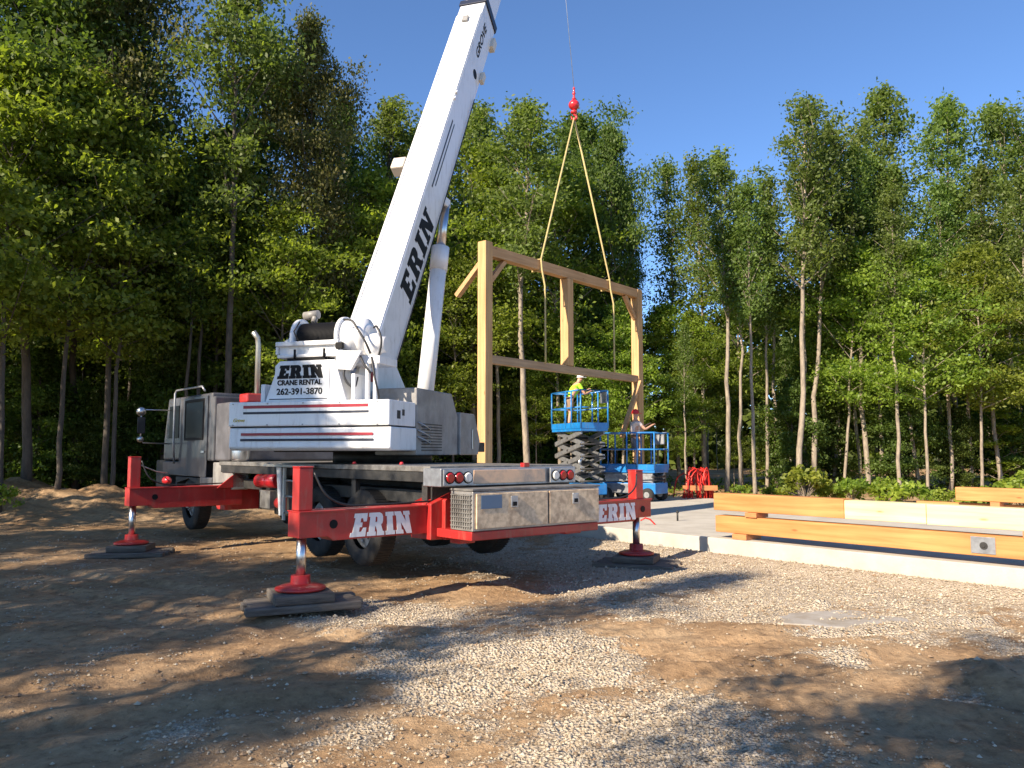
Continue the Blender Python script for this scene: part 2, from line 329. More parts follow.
def ground():
    xs = sorted(set([-120, -90, -70, -55, -45, -38] + [round(-34 + i * .5, 3) for i in range(45)] + [round(-12 + i * .09, 3) for i in range(245)] + [round(10.3 + i * .5, 3) for i in range(50)] + [40, 48, 58, 72, 95, 120]))
    ys = sorted(set([-40, -30, -22, -16, -12, -8, -5, -3, -1, 0, 1, 1.6] + [round(2.2 + i * .055, 3) for i in range(190)] + [round(12.7 + i * .12, 3) for i in range(130)] + [28.6, 29.4, 30.5, 32, 34, 37, 41, 46, 55, 70, 90, 130, 200]))
    nx, ny = len(xs), len(ys); v = [(x, y, gz(x, y)) for y in ys for x in xs]
    f = [(j * nx + i, j * nx + i + 1, (j + 1) * nx + i + 1, (j + 1) * nx + i) for j in range(ny - 1) for i in range(nx - 1)]
    me = bpy.data.meshes.new('ground'); me.from_pydata(v, [], f)
    at = me.attributes.new('gravel', 'FLOAT', 'POINT'); at.data.foreach_set('value', [gravel(p[0], p[1]) if -12 < p[0] < 14 and 2 < p[1] < 20 else 0 for p in v])
    for p in me.polygons: p.use_smooth = True
    o = bpy.data.objects.new('ground', me); COL.objects.link(o); tag(o, None, kind='structure')
    m = bpy.data.materials.new('dirt_and_gravel'); m.use_nodes = True; nt = m.node_tree; b = nt.nodes['Principled BSDF']; b.inputs['Roughness'].default_value = .92; b.inputs['Specular IOR Level'].default_value = .2
    def N(t, **k):
        n = nt.nodes.new(t)
        for a, c in k.items():
            if a in n.inputs: n.inputs[a].default_value = c
            else: setattr(n, a, c)
        return n
    L = nt.links.new; tc = N('ShaderNodeTexCoord'); at = N('ShaderNodeAttribute', attribute_name='gravel')
    def noise_(s, d=6, r=.6): n = N('ShaderNodeTexNoise'); n.inputs['Scale'].default_value = s; n.inputs['Detail'].default_value = d; n.inputs['Roughness'].default_value = r; L(tc.outputs['Object'], n.inputs['Vector']); return n
    def ramp(src, stops):
        r = N('ShaderNodeValToRGB'); e = r.color_ramp.elements
        while len(e) < len(stops): e.new(.5)
        for q, (p, c) in zip(e, stops): q.position = p; q.color = (*c, 1)
        L(src, r.inputs[0]); return r
    n1 = noise_(.7); n2 = noise_(9, 8, .7); vo = N('ShaderNodeTexVoronoi'); vo.inputs['Scale'].default_value = 38; L(tc.outputs['Object'], vo.inputs['Vector'])
    vo2 = N('ShaderNodeTexVoronoi'); vo2.inputs['Scale'].default_value = 75; L(tc.outputs['Object'], vo2.inputs['Vector'])
    dirt = ramp(n1.outputs['Fac'], [(.3, (.27, .165, .085)), (.5, (.38, .25, .14)), (.7, (.46, .33, .20))])
    d2 = ramp(n2.outputs['Fac'], [(.32, (.42, .38, .35)), (.48, (.85, .83, .8)), (.6, (1.05, 1.03, 1)), (.72, (1.45, 1.42, 1.38))])
    mx = N('ShaderNodeMix', data_type='RGBA', blend_type='MULTIPLY'); mx.inputs['Factor'].default_value = .8; L(dirt.outputs[0], mx.inputs['A']); L(d2.outputs[0], mx.inputs['B'])
    sep = N('ShaderNodeSeparateColor'); L(vo.outputs['Color'], sep.inputs[0]); sep2 = N('ShaderNodeSeparateColor'); L(vo2.outputs['Color'], sep2.inputs[0])
    gcol = ramp(sep.outputs[0], [(0, (.29, .225, .15)), (.4, (.45, .37, .27)), (.8, (.56, .475, .365)), (1, (.66, .59, .48))])
    gcol2 = ramp(sep2.outputs[1], [(0, (.34, .265, .18)), (.5, (.50, .41, .30)), (1, (.62, .53, .42))])
    gm = N('ShaderNodeMix', data_type='RGBA'); gm.inputs['Factor'].default_value = .5; L(gcol.outputs[0], gm.inputs['A']); L(gcol2.outputs[0], gm.inputs['B'])
    f = N('ShaderNodeMath', operation='ADD'); n3 = noise_(22, 4, .7); s3 = N('ShaderNodeMath', operation='MULTIPLY_ADD'); s3.inputs[1].default_value = 1.2; s3.inputs[2].default_value = -.6
    L(n3.outputs['Fac'], s3.inputs[0]); L(at.outputs['Fac'], f.inputs[0]); L(s3.outputs[0], f.inputs[1])
    fr = ramp(f.outputs[0], [(.3, (0, 0, 0)), (.6, (1, 1, 1))])
    cm = N('ShaderNodeMix', data_type='RGBA'); L(fr.outputs[0], cm.inputs['Factor']); L(mx.outputs['Result'], cm.inputs['A']); L(gm.outputs['Result'], cm.inputs['B'])
    L(cm.outputs['Result'], b.inputs['Base Color'])
    hm = N('ShaderNodeMath', operation='MULTIPLY'); L(vo.outputs['Distance'], hm.inputs[0]); L(fr.outputs[0], hm.inputs[1])
    ha = N('ShaderNodeMath', operation='MULTIPLY_ADD'); ha.inputs[1].default_value = 1.2; L(n2.outputs['Fac'], ha.inputs[0]); L(hm.outputs[0], ha.inputs[2])
    bp = N('ShaderNodeBump'); bp.inputs['Strength'].default_value = .8; bp.inputs['Distance'].default_value = .05; L(ha.outputs[0], bp.inputs['Height']); L(bp.outputs[0], b.inputs['Normal'])
    me.materials.append(m)
ground()

def stones():                                          # loose stones lying on the gravel and dirt
    rng = np.random.default_rng(3); vs = []; fs = []
    ico = [(0, 0, 1), (.9, 0, .1), (.25, .85, 0), (-.75, .5, .1), (-.7, -.55, 0), (.3, -.88, .1), (0, 0, -.6)]
    fc = [(0, 1, 2), (0, 2, 3), (0, 3, 4), (0, 4, 5), (0, 5, 1), (6, 2, 1), (6, 3, 2), (6, 4, 3), (6, 5, 4), (6, 1, 5)]
    cnt = 0; tries = 0
    while cnt < 42000 and tries < 300000:
        tries += 1
        y = 2.9 + 15 * rng.random() ** 1.7; x = (rng.random() * 2 - 1) * (y * .7 + .3)
        q = Vector((x, y, 0)) - SA
        if q.dot(U) > -.1 and q.dot(V) > -.05: continue
        g = gravel(x, y)
        if rng.random() > (.02 + .98 * g ** 1.3): continue
        s = (.0045 + .011 * rng.random() ** 3) * (1 + .06 * y) * (1.8 if rng.random() < .012 else 1)
        a = rng.random() * 6.28; ca, sa_ = math.cos(a) * s, math.sin(a) * s; z = gz(x, y) + s * .25; o = len(vs); e = .6 + rng.random() * .5; hh = .5 + .4 * rng.random()
        for p in ico: vs.append((x + p[0] * ca - p[1] * sa_ * e, y + p[0] * sa_ + p[1] * ca * e, z + p[2] * s * hh))
        fs += [tuple(i + o for i in t) for t in fc]; cnt += 1
    me = bpy.data.meshes.new('gravel'); me.from_pydata(vs, [], fs)
    m = bpy.data.materials.new('loose_stone'); m.use_nodes = True; nt = m.node_tree; b = nt.nodes['Principled BSDF']; b.inputs['Roughness'].default_value = .9
    ge = nt.nodes.new('ShaderNodeNewGeometry'); r = nt.nodes.new('ShaderNodeValToRGB'); e = r.color_ramp.elements; e.new(.5); e.new(.8)
    for q, (p_, c_) in zip(e, ((0, (.22, .16, .10)), (.4, (.36, .29, .20)), (.75, (.44, .37, .27)), (1, (.52, .45, .35)))): q.position = p_; q.color = (*c_, 1)
    nt.links.new(ge.outputs['Random Per Island'], r.inputs[0]); nt.links.new(r.outputs[0], b.inputs['Base Color'])
    me.materials.append(m); o = bpy.data.objects.new('gravel', me); COL.objects.link(o); tag(o, 'loose grey and tan gravel stones scattered over the dirt', 'gravel', kind='stuff')
stones()
def clods():
    rng = np.random.default_rng(9); vs = []; fs = []
    ico = [(0, 0, 1), (.9, 0, .1), (.25, .85, 0), (-.75, .5, .1), (-.7, -.55, 0), (.3, -.88, .1), (0, 0, -.6)]
    fc = [(0, 1, 2), (0, 2, 3), (0, 3, 4), (0, 4, 5), (0, 5, 1), (6, 2, 1), (6, 3, 2), (6, 4, 3), (6, 5, 4), (6, 1, 5)]
    for i in range(16000):
        y = 2.9 + 20 * rng.random() ** 1.5; x = (rng.random() * 2 - 1) * (y * .75 + .3); q = Vector((x, y, 0)) - SA
        if q.dot(U) > -.1 and q.dot(V) > -.05: continue
        if noise.noise(Vector((x * .9, y * .9, 40))) + rng.normal() * .2 < 0: continue
        s = (.005 + .02 * rng.random() ** 5) * (1 + .05 * y); a = rng.random() * 6.28; ca, sa_ = math.cos(a) * s, math.sin(a) * s; z = gz(x, y) + s * .15; o = len(vs)
        for p in ico: k = .75 + .5 * rng.random(); vs.append((x + (p[0] * ca - p[1] * sa_) * k, y + (p[0] * sa_ + p[1] * ca) * k, z + p[2] * s * .55))
        fs += [tuple(i_ + o for i_ in t) for t in fc]
    me = bpy.data.meshes.new('dirt_clods'); me.from_pydata(vs, [], fs); me.materials.append(mat('clod_soil', (.24, .15, .085), .95, 0, (.34, .24, .15), 5)); o = bpy.data.objects.new('dirt_clods', me); COL.objects.link(o); tag(o, 'small brown clods of dirt strewn over the ground', 'dirt', kind='stuff')
clods()

# slab
SLAB = .33
def slab():
    a, b = 18.5, 9.6
    P = [SA, SA + U * a, SA + U * a + V * b, SA + V * b]
    mb = MB(); mb.prism([(p.x, p.y) for p in P], 'xy', -.05, SLAB)
    m = mat('slab_concrete', (.50, .465, .40), .85, 0, (.38, .345, .29), 1.6, .35, 60, lo=.35, hi=.7)
    tag(mb.build('concrete_slab', m, None, .012), None, kind='structure')
slab()
# levelled strip at the far side of the slab: dry clippings
# ================================================================== CRANE
PHI = math.atan2(.65, .76); T0 = Vector((-.17, 10.95, 0)); TX = xf(T0, PHI); TI = TX.inverted()
crane = thing('mobile_crane', 'large white and red truck crane with raised boom and red outriggers', 'crane', T0, PHI)
AZ = R(17.5); EL = R(59)
UX = TI @ xf((-2.96, 11.65, 0), -AZ)                   # upper frame: x right, y along the boom, z up
B = lambda: MB()
Ub = lambda: MB(UX)
# carrier frame and deck
c = crane
B().bb(-.42, .42, -.2, 11.2, .78, 1.12).build('chassis', M['dark'], c, .01)
dk = B().bb(-1.25, 1.25, -.15, 6.9, 1.55, 1.62).build('deck', M['deck'], c, .008)
B().bb(-1.25, -1.22, -.1, 6.8, 1.42, 1.545).bb(1.22, 1.25, -.1, 6.8, 1.42, 1.545).build('deck_edge', M['dark'], c, .005)
for yy in (-.02, 1.78, 3.1, 5.0):
    B().bb(-1.2, -1.12, yy, yy + .12, 1.1, 1.545).build('deck_bracket', M['dark'], c, .005)
    B().bb(1.12, 1.2, yy, yy + .12, 1.1, 1.545).build('deck_bracket', M['dark'], c, .005)
B().bb(-1.0, 1.0, -.1, 6.6, 1.12, 1.30).build('subframe', M['dark'], c, .01)
B().bb(-1.16, -.72, 3.15, 4.6, .75, 1.35).build('side_tank', M['dark'], c, .03)
B().bb(.72, 1.16, 3.15, 4.6, .75, 1.35).build('side_tank', M['dark'], c, .03)
# rear light panel, toolboxes
yr = -.66
B().bb(-1.36, .92, yr + .12, -.16, 1.38, 1.60).build('rear_panel', M['galv'], c, .01)
B().bb(-.88, .32, yr + .09, yr + .117, 1.41, 1.575).build('rear_light_bar', mat('copper_tinted_steel', (.74, .48, .30), .4, .15, (.38, .3, .24), 3), c, .004)
for side, xs_ in ((-1, (-1.27, -1.135, -1.0)), (1, (.48, .615, .75))):
    B().bb(min(xs_) - .09, max(xs_) + .09, yr + .06, yr + .085, 1.395, 1.59).build('light_plate', M['galv'], c, .004)
    for k, x in enumerate(xs_):
        white = (side < 0 and k == 2) or (side > 0 and k == 0)
        l = B().lathe((x, yr + .06, 1.49), (x, yr + .03, 1.49), [(0, .062), (.6, .062), (1, .045)], 20).build('tail_light', M['lens_white'] if white else M['lens_red'], c)
        B().lathe((x, yr + .061, 1.49), (x, yr + .045, 1.49), [(0, .075), (1, .070)], 20).build('bezel', M['black'], l)
B().bb(-.03, .07, yr + .12, yr + .2, 1.605, 1.66).build('marker_light', M['lens_red'], c, .008)
bx = B().bb(-1.2, .94, yr - .3, yr + .14, .87, 1.335).build('toolbox', M['alu'], c, .01)
lid = B().bb(-1.21, .95, yr - .31, yr + .15, 1.338, 1.365).build('toolbox_lid', M['deck'], c, .004)
for x0, x1 in ((-1.16, -.02), (.01, .91)):
    d = B().bb(x0, x1, yr - .325, yr - .303, .90, 1.31).build('toolbox_door', mat('toolbox_door_paint', (.80, .60, .38), .6, 0, (.46, .32, .2), 9, .1, 50), c, .006)
    xm = (x0 + x1) / 2 + 0
    B().bb(xm - .055, xm + .055, yr - .345, yr - .327, 1.13, 1.27).build('latch', M['galv'], d, .006)
    B().bb(xm - .03, xm + .03, yr - .355, yr - .347, 1.15, 1.2).build('latch_keeper', M['black'], d, .003)
B().bb(-1.1, -.78, yr - .331, yr - .327, 1.13, 1.29).build('licence_plate', M['plate'], c, .002)
for k in range(9):                                     # perforated end grille
    B().bb(-1.215, -1.203, yr - .26 + k * .044, yr - .246 + k * .044, .9, 1.3).build('grille_bar', M['deck'], bx)
for k in range(8): B().bb(-1.218, -1.204, yr - .28, yr + .12, .92 + k * .052, .932 + k * .052).build('grille_bar', M['deck'], bx)
# outriggers
def outrigger(yc, side, out, z0, z1, jt, hole=.42, jo=.10, letter=False, gnd=.2, red=M['red']):
    s = side; x1 = s * out; xe = s * 1.0
    if side < 0 : a, b_ = x1, xe
    else: a, b_ = xe, x1
    bm = B().prism([(a, z0 + (.05 if s < 0 else 0)), (a + (.35 if s < 0 else 0), z0 + (.05 if s < 0 else 0)), (a + (.42 if s < 0 else .01), z0)] + [(b_ - (.42 if s > 0 else .01), z0), (b_ - (.35 if s > 0 else 0), z0 + (.05 if s > 0 else 0)), (b_, z0 + (.05 if s > 0 else 0)), (b_, z1), (a, z1)], 'xz', yc - .14, yc + .14).build('outrigger_beam', red, c, .012)
    B().bb(a - .01, b_ + .01, yc - .16, yc - .142, z1 - .012, z1 + .018).bb(a, b_, yc - .165, yc + .165, z1 + .001, z1 + .014).build('beam_flange', red, bm, .004)
    B().cyl((x1 - s * hole, yc - .147, (z0 + z1) / 2 + .02), (x1 - s * hole, yc - .10, (z0 + z1) / 2 + .02), .05, n=20).build('lightening_hole', M['black'], bm)
    xj = x1 - s * jo
    jk = B().bb(xj - .085, xj + .085, yc - .085, yc + .085, z1 + .016, jt).bb(xj - .09, xj + .09, yc - .09, yc + .09, jt + .001, jt + .02).build('jack_housing', red, c, .01)
    B().cyl((xj, yc, gnd + .12), (xj, yc, z0 + .06), .055, n=20).build('jack_ram', M['chrome'], c)
    B().tube(smooth([(xj + s * -.09, yc - .1, jt - .05), (xj - s * .2, yc - .16, z1 + .2), (xj - s * .45, yc - .16, z1 + .07), (xj - s * .9, yc - .12, z1 + .05), (s * 1.15, yc - .12, z1 + .06)]), .013, 6).build('jack_hose', M['hose'], c)
    B().lathe((xj, yc, gnd), (xj, yc, gnd + .16), [(0, .27), (.12, .28), (.2, .27), (.35, .2), (.42, .12), (.45, .11), (1, .105)], 32).build('outrigger_float', M['red'], c)
    return bm
rl = outrigger(0, -1, 2.98, .80, 1.13, 1.62, gnd=.275)
rr_ = outrigger(.0, 1, 3.0, .73, 1.05, 1.50, hole=.2, jo=.2, gnd=.20)
fl = outrigger(6.5, -1, 2.98, .82, 1.17, 1.70, gnd=.22)
fr_ = outrigger(6.9, 1, 2.90, .75, 1.08, 1.50, gnd=.20)
slab_word('ERIN', .26, .80, M['white'], rl, frame3((-1.92, -.145, .955), (1, 0, 0), (0, 0, 1)), name='lettering', bold=.004)
slab_word('ERIN', .25, .85, M['white'], rr_, frame3((2.20, -.145, .89), (1, 0, 0), (0, 0, 1)), fan=.1, name='lettering', bold=.004)
for yc in (0, 6.7):
    B().prism([(-1.28, .72), (1.28, .72), (1.28, 1.16), (.9, 1.3), (-.9, 1.3), (-1.28, 1.16)], 'xz', yc - .22, yc + .22).build('outrigger_box', M['red'], c, .012)
B().prism([(-1.5, 1.14), (-.95, 1.14), (-.95, 1.36), (-1.15, 1.42), (-1.3, 1.3)], 'xz', 6.3, 6.33).build('gusset', M['red'], c, .006)
B().prism([(-1.12, .72), (-.9, .72), (-.9, 1.3), (-1.0, 1.3), (-1.12, 1.2)], 'xz', -.3, -.225).build('gusset', M['red'], c, .006)
B().bb(-1.05, -.8, -.5, -.3, .68, .755).bb(.75, 1.06, -.5, -.3, .68, .755).bb(-1.2, .94, -.94, -.23, .76, .865).build('bumper_beam', M['red'], c, .01)
B().cyl((-1.2, 4.3, 1.32), (-1.2, 5.1, 1.30), .12, n=24).build('red_cylinder', M['redbright'], c)
B().bb(-1.28, -1.0, 4.5, 4.9, .85, 1.15).build('valve_box', M['deck'], c, .01)
B().cyl((-1.15, 4.1, .95), (-1.15, 4.4, .95), .1, n=20).build('air_tank', M['red'], c)
# ladder hanging from the deck edge at the rear left
la = B().bb(-1.42, -1.38, 3.30, 3.35, .72, 1.55).bb(-1.42, -1.38, 3.66, 3.71, .72, 1.55).build('ladder', mat('cream_ladder', (.62, .58, .5), .5), c, .004)
for k in range(3): B().cyl((-1.40, 3.30, .85 + k * .25), (-1.40, 3.71, .85 + k * .25), .018, n=10).build('rung', M['galv'], la)
B().bb(-1.45, -1.28, 2.9, 4.4, 1.56, 1.60).build('deck_step', mat('pale_step', (.5, .48, .42), .5), c, .004)
B().prism([(3.9, .78), (3.96, .78), (4.08, 1.55), (3.92, 1.55)], 'yz', -1.36, -1.33).build('mud_guard_strut', M['white'], c)
for x in (-1.1, -.8): B().lathe((x, 2.0 if x < -1 else 1.2, 1.625), (x, 2.0 if x < -1 else 1.2, 1.66), [(0, .035), (1, .02)], 12).build('deck_beacon', M['redbright'], c)
# wheels
def wheel(x, y, zc=.74):
    s = 1 if x > 0 else -1; r = .53
    wn = 'wheel'
    hub = B().lathe((x - s * .15, y, zc), (x + s * .16, y, zc), [(0, .12), (.35, .30), (.6, .31), (.72, .27), (.78, .14), (.9, .12), (1, .07)], 28).build('wheel', M['rim'], c)
    t = B().lathe((x - s * .15, y, zc), (x + s * .15, y, zc), [(0, .31), (0, .45), (.06, r - .02), (.16, r), (.84, r), (.94, r - .02), (1, .45), (1, .31), (.9, .30)], 40, False).build('tyre', M['rubber'], hub)
    tr = B()
    for i in range(64):
        q = i * 2 * math.pi / 64; u = Vector((0, math.cos(q), math.sin(q)))
        tr.box(Vector((x, y, zc)) + u * (r + .002), (.24, .026, .008), Matrix.Rotation(q - math.pi / 2, 3, 'X'))
    tr.build('tread', M['rubber'], hub)
    for i in range(8):
        q = i * math.pi / 4; B().cyl((x + s * .09, y + .19 * math.cos(q), zc + .19 * math.sin(q)), (x + s * .12, y + .19 * math.cos(q), zc + .19 * math.sin(q)), .018, n=8).build('wheel_nut', M['galv'], hub)
for y in (1.62, 2.95, 8.6): wheel(-1.06, y); wheel(1.06, y)
for y in (1.62, 2.95, 8.6): B().cyl((-.9, y, .74), (.9, y, .74), .08, n=12).build('axle', M['dark'], c)
B().lathe((-1.23, 8.6, .74), (-1.29, 8.6, .74), [(0, .10), (.5, .09), (1, .04)], 20).build('hub_cap', M['white'], c)
# carrier cab
cab = B().prism([(7.45, 1.62), (10.35, 1.62), (10.35, 2.0), (10.1, 2.98), (7.45, 2.98)], 'yz', -1.22, -.02).build('cab', M['cabgrey'], c, .04, 3)
dr = B().bb(-1.245, -1.223, 7.62, 9.25, 1.30, 2.93).build('cab_door', M['cabgrey'], c, .01)
B().bb(-1.254, -1.247, 7.86, 8.85, 2.10, 2.82).build('door_window', M['glass'], dr, .003)
B().bb(-1.262, -1.247, 7.8, 7.855, 2.04, 2.88).bb(-1.262, -1.247, 8.855, 8.91, 2.04, 2.88).bb(-1.262, -1.247, 7.856, 8.854, 2.825, 2.88).bb(-1.262, -1.247, 7.856, 8.854, 2.04, 2.095).build('window_seal', M['black'], dr, .004)
B().bb(-1.275, -1.246, 7.7, 7.85, 1.78, 1.83).build('handle', M['chrome'], dr, .006)
B().bb(-1.232, -1.222, 9.35, 9.98, 2.1, 2.8).build('quarter_window', M['glass'], c, .003)
B().prism([(10.335, 2.05), (10.345, 2.05), (10.12, 2.9), (10.11, 2.9)], 'yz', -1.12, -.12).build('windscreen', M['glass'], c)
hr = B().tube([(-1.30, 9.35, 1.55), (-1.33, 9.35, 2.0), (-1.33, 9.35, 3.05), (-1.30, 9.33, 3.12), (-1.28, 7.85, 3.12), (-1.26, 7.75, 3.02)], .022).build('grab_rail', M['galv'], c)
B().bb(-1.2, .0, 10.0, 10.9, 1.0, 1.62).build('front_bumper_hood', M['dark'], c, .03)
B().bb(-1.22, 1.2, 7.3, 7.44, 1.62, 2.9).build('cab_back_panel', M['cabgrey'], c, .03)
B().bb(-1.2, 1.2, 6.55, 7.28, 1.63, 2.75).build('engine_cover', mat('engine_cover_grey', (.15, .145, .155), .45, .2, (.10, .095, .10), 3), c, .04, 3)
B().bb(-1.22, -.9, 6.3, 7.3, 1.1, 1.6).build('battery_box', M['grey'], c, .02)
B().bb(-1.24, -.9, 7.3, 7.95, .9, 1.3).build('cab_step_box', M['cabgrey'], c, .02)
B().prism([(7.95, 1.28), (9.4, 1.28), (9.4, .9), (9.3, 1.15), (8.6, 1.25), (7.98, 1.12)], 'yz', -1.24, -.8).build('mudguard', M['dark'], c, .01)
B().bb(-1.24, -.7, 7.9, 10.3, 1.3, 1.6).build('cab_sill', M['cabgrey'], c, .02)
B().lathe((-1.05, 6.35, 1.63), (-1.05, 6.35, 2.15), [(0, .16), (.1, .17), (.9, .17), (1, .14)], 24).build('air_cleaner', M['chrome'], c)
B().bb(-.9, -.3, 6.5, 6.9, 2.755, 2.93).build('red_cover', M['red'], c, .03)
ma = B().tube([(-1.2, 10.0, 2.72), (-1.75, 10.05, 2.72), (-1.8, 10.05, 2.6), (-1.8, 10.05, 2.1), (-1.75, 10.05, 2.0), (-1.2, 10.0, 1.98)], .014).build('mirror', M['chrome'], c)
B().bb(-1.88, -1.72, 10.02, 10.05, 2.2, 2.56).build('mirror_glass', M['dark'], ma, .01)
B().lathe((-1.80, 9.98, 2.68), (-1.80, 10.1, 2.68), [(0, .02), (.3, .09), (1, .10)], 18).build('mirror_head', M['chrome'], ma)
B().lathe((-1.80, 9.98, 2.08), (-1.80, 10.1, 2.08), [(0, .02), (.3, .06), (1, .07)], 18).build('mirror_head', M['chrome'], ma)
ex = B().tube([(-.45, 7.1, 1.7), (-.45, 7.1, 3.95), (-.47, 7.1, 4.1), (-.56, 7.12, 4.22)], .055, 12).build('exhaust_pipe', mat('dull_exhaust', (.42, .41, .37), .35, .8), c)
B().tube([(-2.9, 6.5, 1.62), (-2.4, 6.9, 1.45), (-2.2, 6.9, 1.42)], .01).build('safety_line', M['galv'], c)
B().lathe((-2.2, 6.78, 1.28), (-2.2, 7.0, 1.28), [(0, .02), (.3, .07), (.7, .08), (1, .03)], 14).build('hanging_buoy', M['redbright'], c)
# turntable
B().bb(-.62, -.58, -.05, 6.9, .72, 1.54).bb(.58, .62, -.05, 6.9, .72, 1.54).build('underside_shade_sheet', M['rubber'], c)  # added dark sheets: close the see-through underside and stand in for its shade
B().bb(-1.2, 1.2, -.13, -.1, .9, 1.36).build('rear_shade_sheet', M['rubber'], c)  # added dark sheet, stands in for shade at the rear underside
tt = Ub().cyl((0, 2.4, 1.625), (0, 2.4, 1.80), .85, n=48).build('turntable', M['dark'], c)
Ub().bb(-1.2, 1.2, .92, 4.3, 1.80, 1.98).build('superstructure_floor', M['dark'], c, .01)
# counterweight
cw = Ub().prism([(0, 1.86), (.06, 1.82), (.9, 1.82), (.9, 2.16), (0.02, 2.16)], 'yz', -1.37, 1.31).build('counterweight', M['white'], c, .025, 3)
cw2 = Ub().prism([(0, 2.178), (.9, 2.178), (.9, 2.545), (0, 2.545)], 'yz', -1.38, 1.29).build('counterweight', M['white'], c, .02, 3)
Ub().bb(-1.36, 1.28, .02, .88, 2.162, 2.176).build('seam', M['black'], c)
def stripe(x0, x1, z0, z1, m, par): return Ub().bb(x0, x1, -.004, -.0005, z0, z1).build('stripe', m, par)
stripe(-1.12, .96, 2.445, 2.49, M['redstripe'], cw2); stripe(-1.12, .97, 2.36, 2.395, M['navy'], cw2)
stripe(-1.15, 1.04, 2.04, 2.08, M['redstripe'], cw); stripe(-1.16, 1.05, 1.96, 1.995, M['navy'], cw)
text('Grove', .055, .2, mat('gold_script', (.55, .42, .06), .4), cw2, UX @ frame3((-1.2, -.004, 2.27), (1, 0, 0), (0, 0, 1)), .01, .4, 'badge')
Ub().bb(1.292, 1.295, .25, .36, 2.28, 2.40).bb(1.292, 1.295, .42, .50, 2.33, 2.42).build('warning_decal', M['dark'], cw2)
# side plates
for x0 in (-.47, .37):
    Ub().prism([(.3, 1.99), (.3, 2.55), (.55, 2.75), (.85, 3.35), (1.35, 3.75), (1.75, 3.45), (2.6, 2.66), (2.7, 2.5), (2.7, 1.99)], 'yz', x0, x0 + .07).build('side_plate', M['white'], c, .01)
Ub().bb(.3701 + .075, .452, 1.05, 1.2, 2.9, 3.06).build('warning_decal', M['redstripe'], c)
Ub().bb(-.38, .36, 1.3, 1.9, 1.99, 2.5).build('cross_member', M['white'], c, .02)
# winch pedestal with ERIN CRANE RENTAL plate
Ub().prism([(-.90, 2.55), (.49, 2.55), (.28, 3.17), (-.66, 3.17), (-.74, 3.10), (-.74, 2.98)], 'xz', .22, .62).build('winch_pedestal', M['white'], c, .012)
pd = Ub().prism([(-.85, 2.57), (.20, 2.57), (.20, 3.12), (-.70, 3.12), (-.70, 2.96)], 'xz', .208, .218).build('name_plate', M['white'], c, .002)
Xp = lambda x, z: UX @ frame3((x, .204, z), (1, 0, 0), (0, 0, 1))
slab_word('ERIN', .19, .74, M['black'], pd, Xp(-.285, 3.0), .14, bold=.007)
text('CRANE RENTAL', .082, .76, M['black'], pd, Xp(-.30, 2.835), .032)
text('262-391-3870', .10, .78, M['black'], pd, Xp(-.30, 2.70), .022)
Ub().bb(-.82, .18, .206, .2175, 2.585, 2.60).build('plate_rule', M['navy'], pd)
Ub().prism([(.22, 2.55), (.62, 2.55), (.62, 2.95), (.22, 2.95)], 'yz', .56, .62).build('pedestal_rib', M['white'], c, .01)
Ub().bb(-1.0, -.93, .25, .6, 2.55, 2.83).build('side_stop', M['white'], c, .01)
Ub().bb(-.55, .15, .25, .6, 3.172, 3.21).build('pad', M['black'], c)
hs_ = Ub().prism([(-.70, 3.215), (.30, 3.215), (.30, 3.47), (-.74, 3.47), (-.76, 3.4)], 'xz', .30, .42).bb(-.76, .32, .24, .298, 3.40, 3.47).bb(-.72, .3, .235, .298, 3.22, 3.27).bb(-.76, -.72, .25, .298, 3.275, 3.395).bb(.27, .32, .25, .298, 3.275, 3.395).build('winch_housing', M['white'], c, .012)
for x in (-.4, .1): Ub().cyl((x, .22, 3.2), (x, .22, 3.34), .018, n=8).build('guide_pin', M['black'], c)
# winch
yd, zd = .70, 3.56
Ub().lathe((-.55, yd, zd), (.15, yd, zd), [(0, .20), (1, .20)], 32).build('drum', M['dark'], c)
rp = Ub()
for i in range(31): rp.lathe((-.535 + i * .022, yd, zd), (-.513 + i * .022, yd, zd), [(0, .235), (.5, .252), (1, .235)], 32, False)
rp.build('wire_rope', M['black'], c)
for x in (-.61, .16): Ub().lathe((x, yd, zd), (x + .06, yd, zd), [(0, .29), (.1, .32), (.9, .32), (1, .29)], 40).build('drum_flange', M['white'], c)
Ub().lathe((.22, yd, zd), (.66, yd, zd), [(0, .27), (.25, .28), (.5, .24), (.55, .20), (.6, .28), (.8, .28), (.85, .2), (1, .16)], 36).build('gearbox', M['white'], c)
Ub().lathe((.62, yd - .05, 3.42), (.92, yd - .05, 3.42), [(0, .17), (.5, .18), (.6, .13), (1, .12)], 28).build('hydraulic_motor', M['white'], c)
Ub().lathe((-.62, yd, zd - .1), (-.86, yd, zd - .1), [(0, .17), (.6, .15), (.65, .1), (1, .1)], 24).build('bearing_housing', M['white'], c)
Ub().bb(-.8, -.66, .6, .74, 3.5, 3.55).lathe((-.86, .67, 3.53), (-.80, .67, 3.53), [(0, .02), (.5, .04), (1, .03)], 10).build('rope_guide', M['white'], c)
Ub().cyl((-.70, .95, 3.98), (-.45, .95, 4.0), .07, n=16).cyl((-.5, .9, 3.86), (-.5, .95, 4.0), .05, n=12).build('idler_roller', M['grey'], c)
Ub().prism([(.30, 3.02), (.55, 3.0), (.72, 3.28), (.30, 3.30)], 'xz', .22, .3).build('winch_bracket', M['white'], c, .01)
Ub().bb(.2, .95, .35, .95, 3.10, 3.22).build('winch_base', M['white'], c, .01)
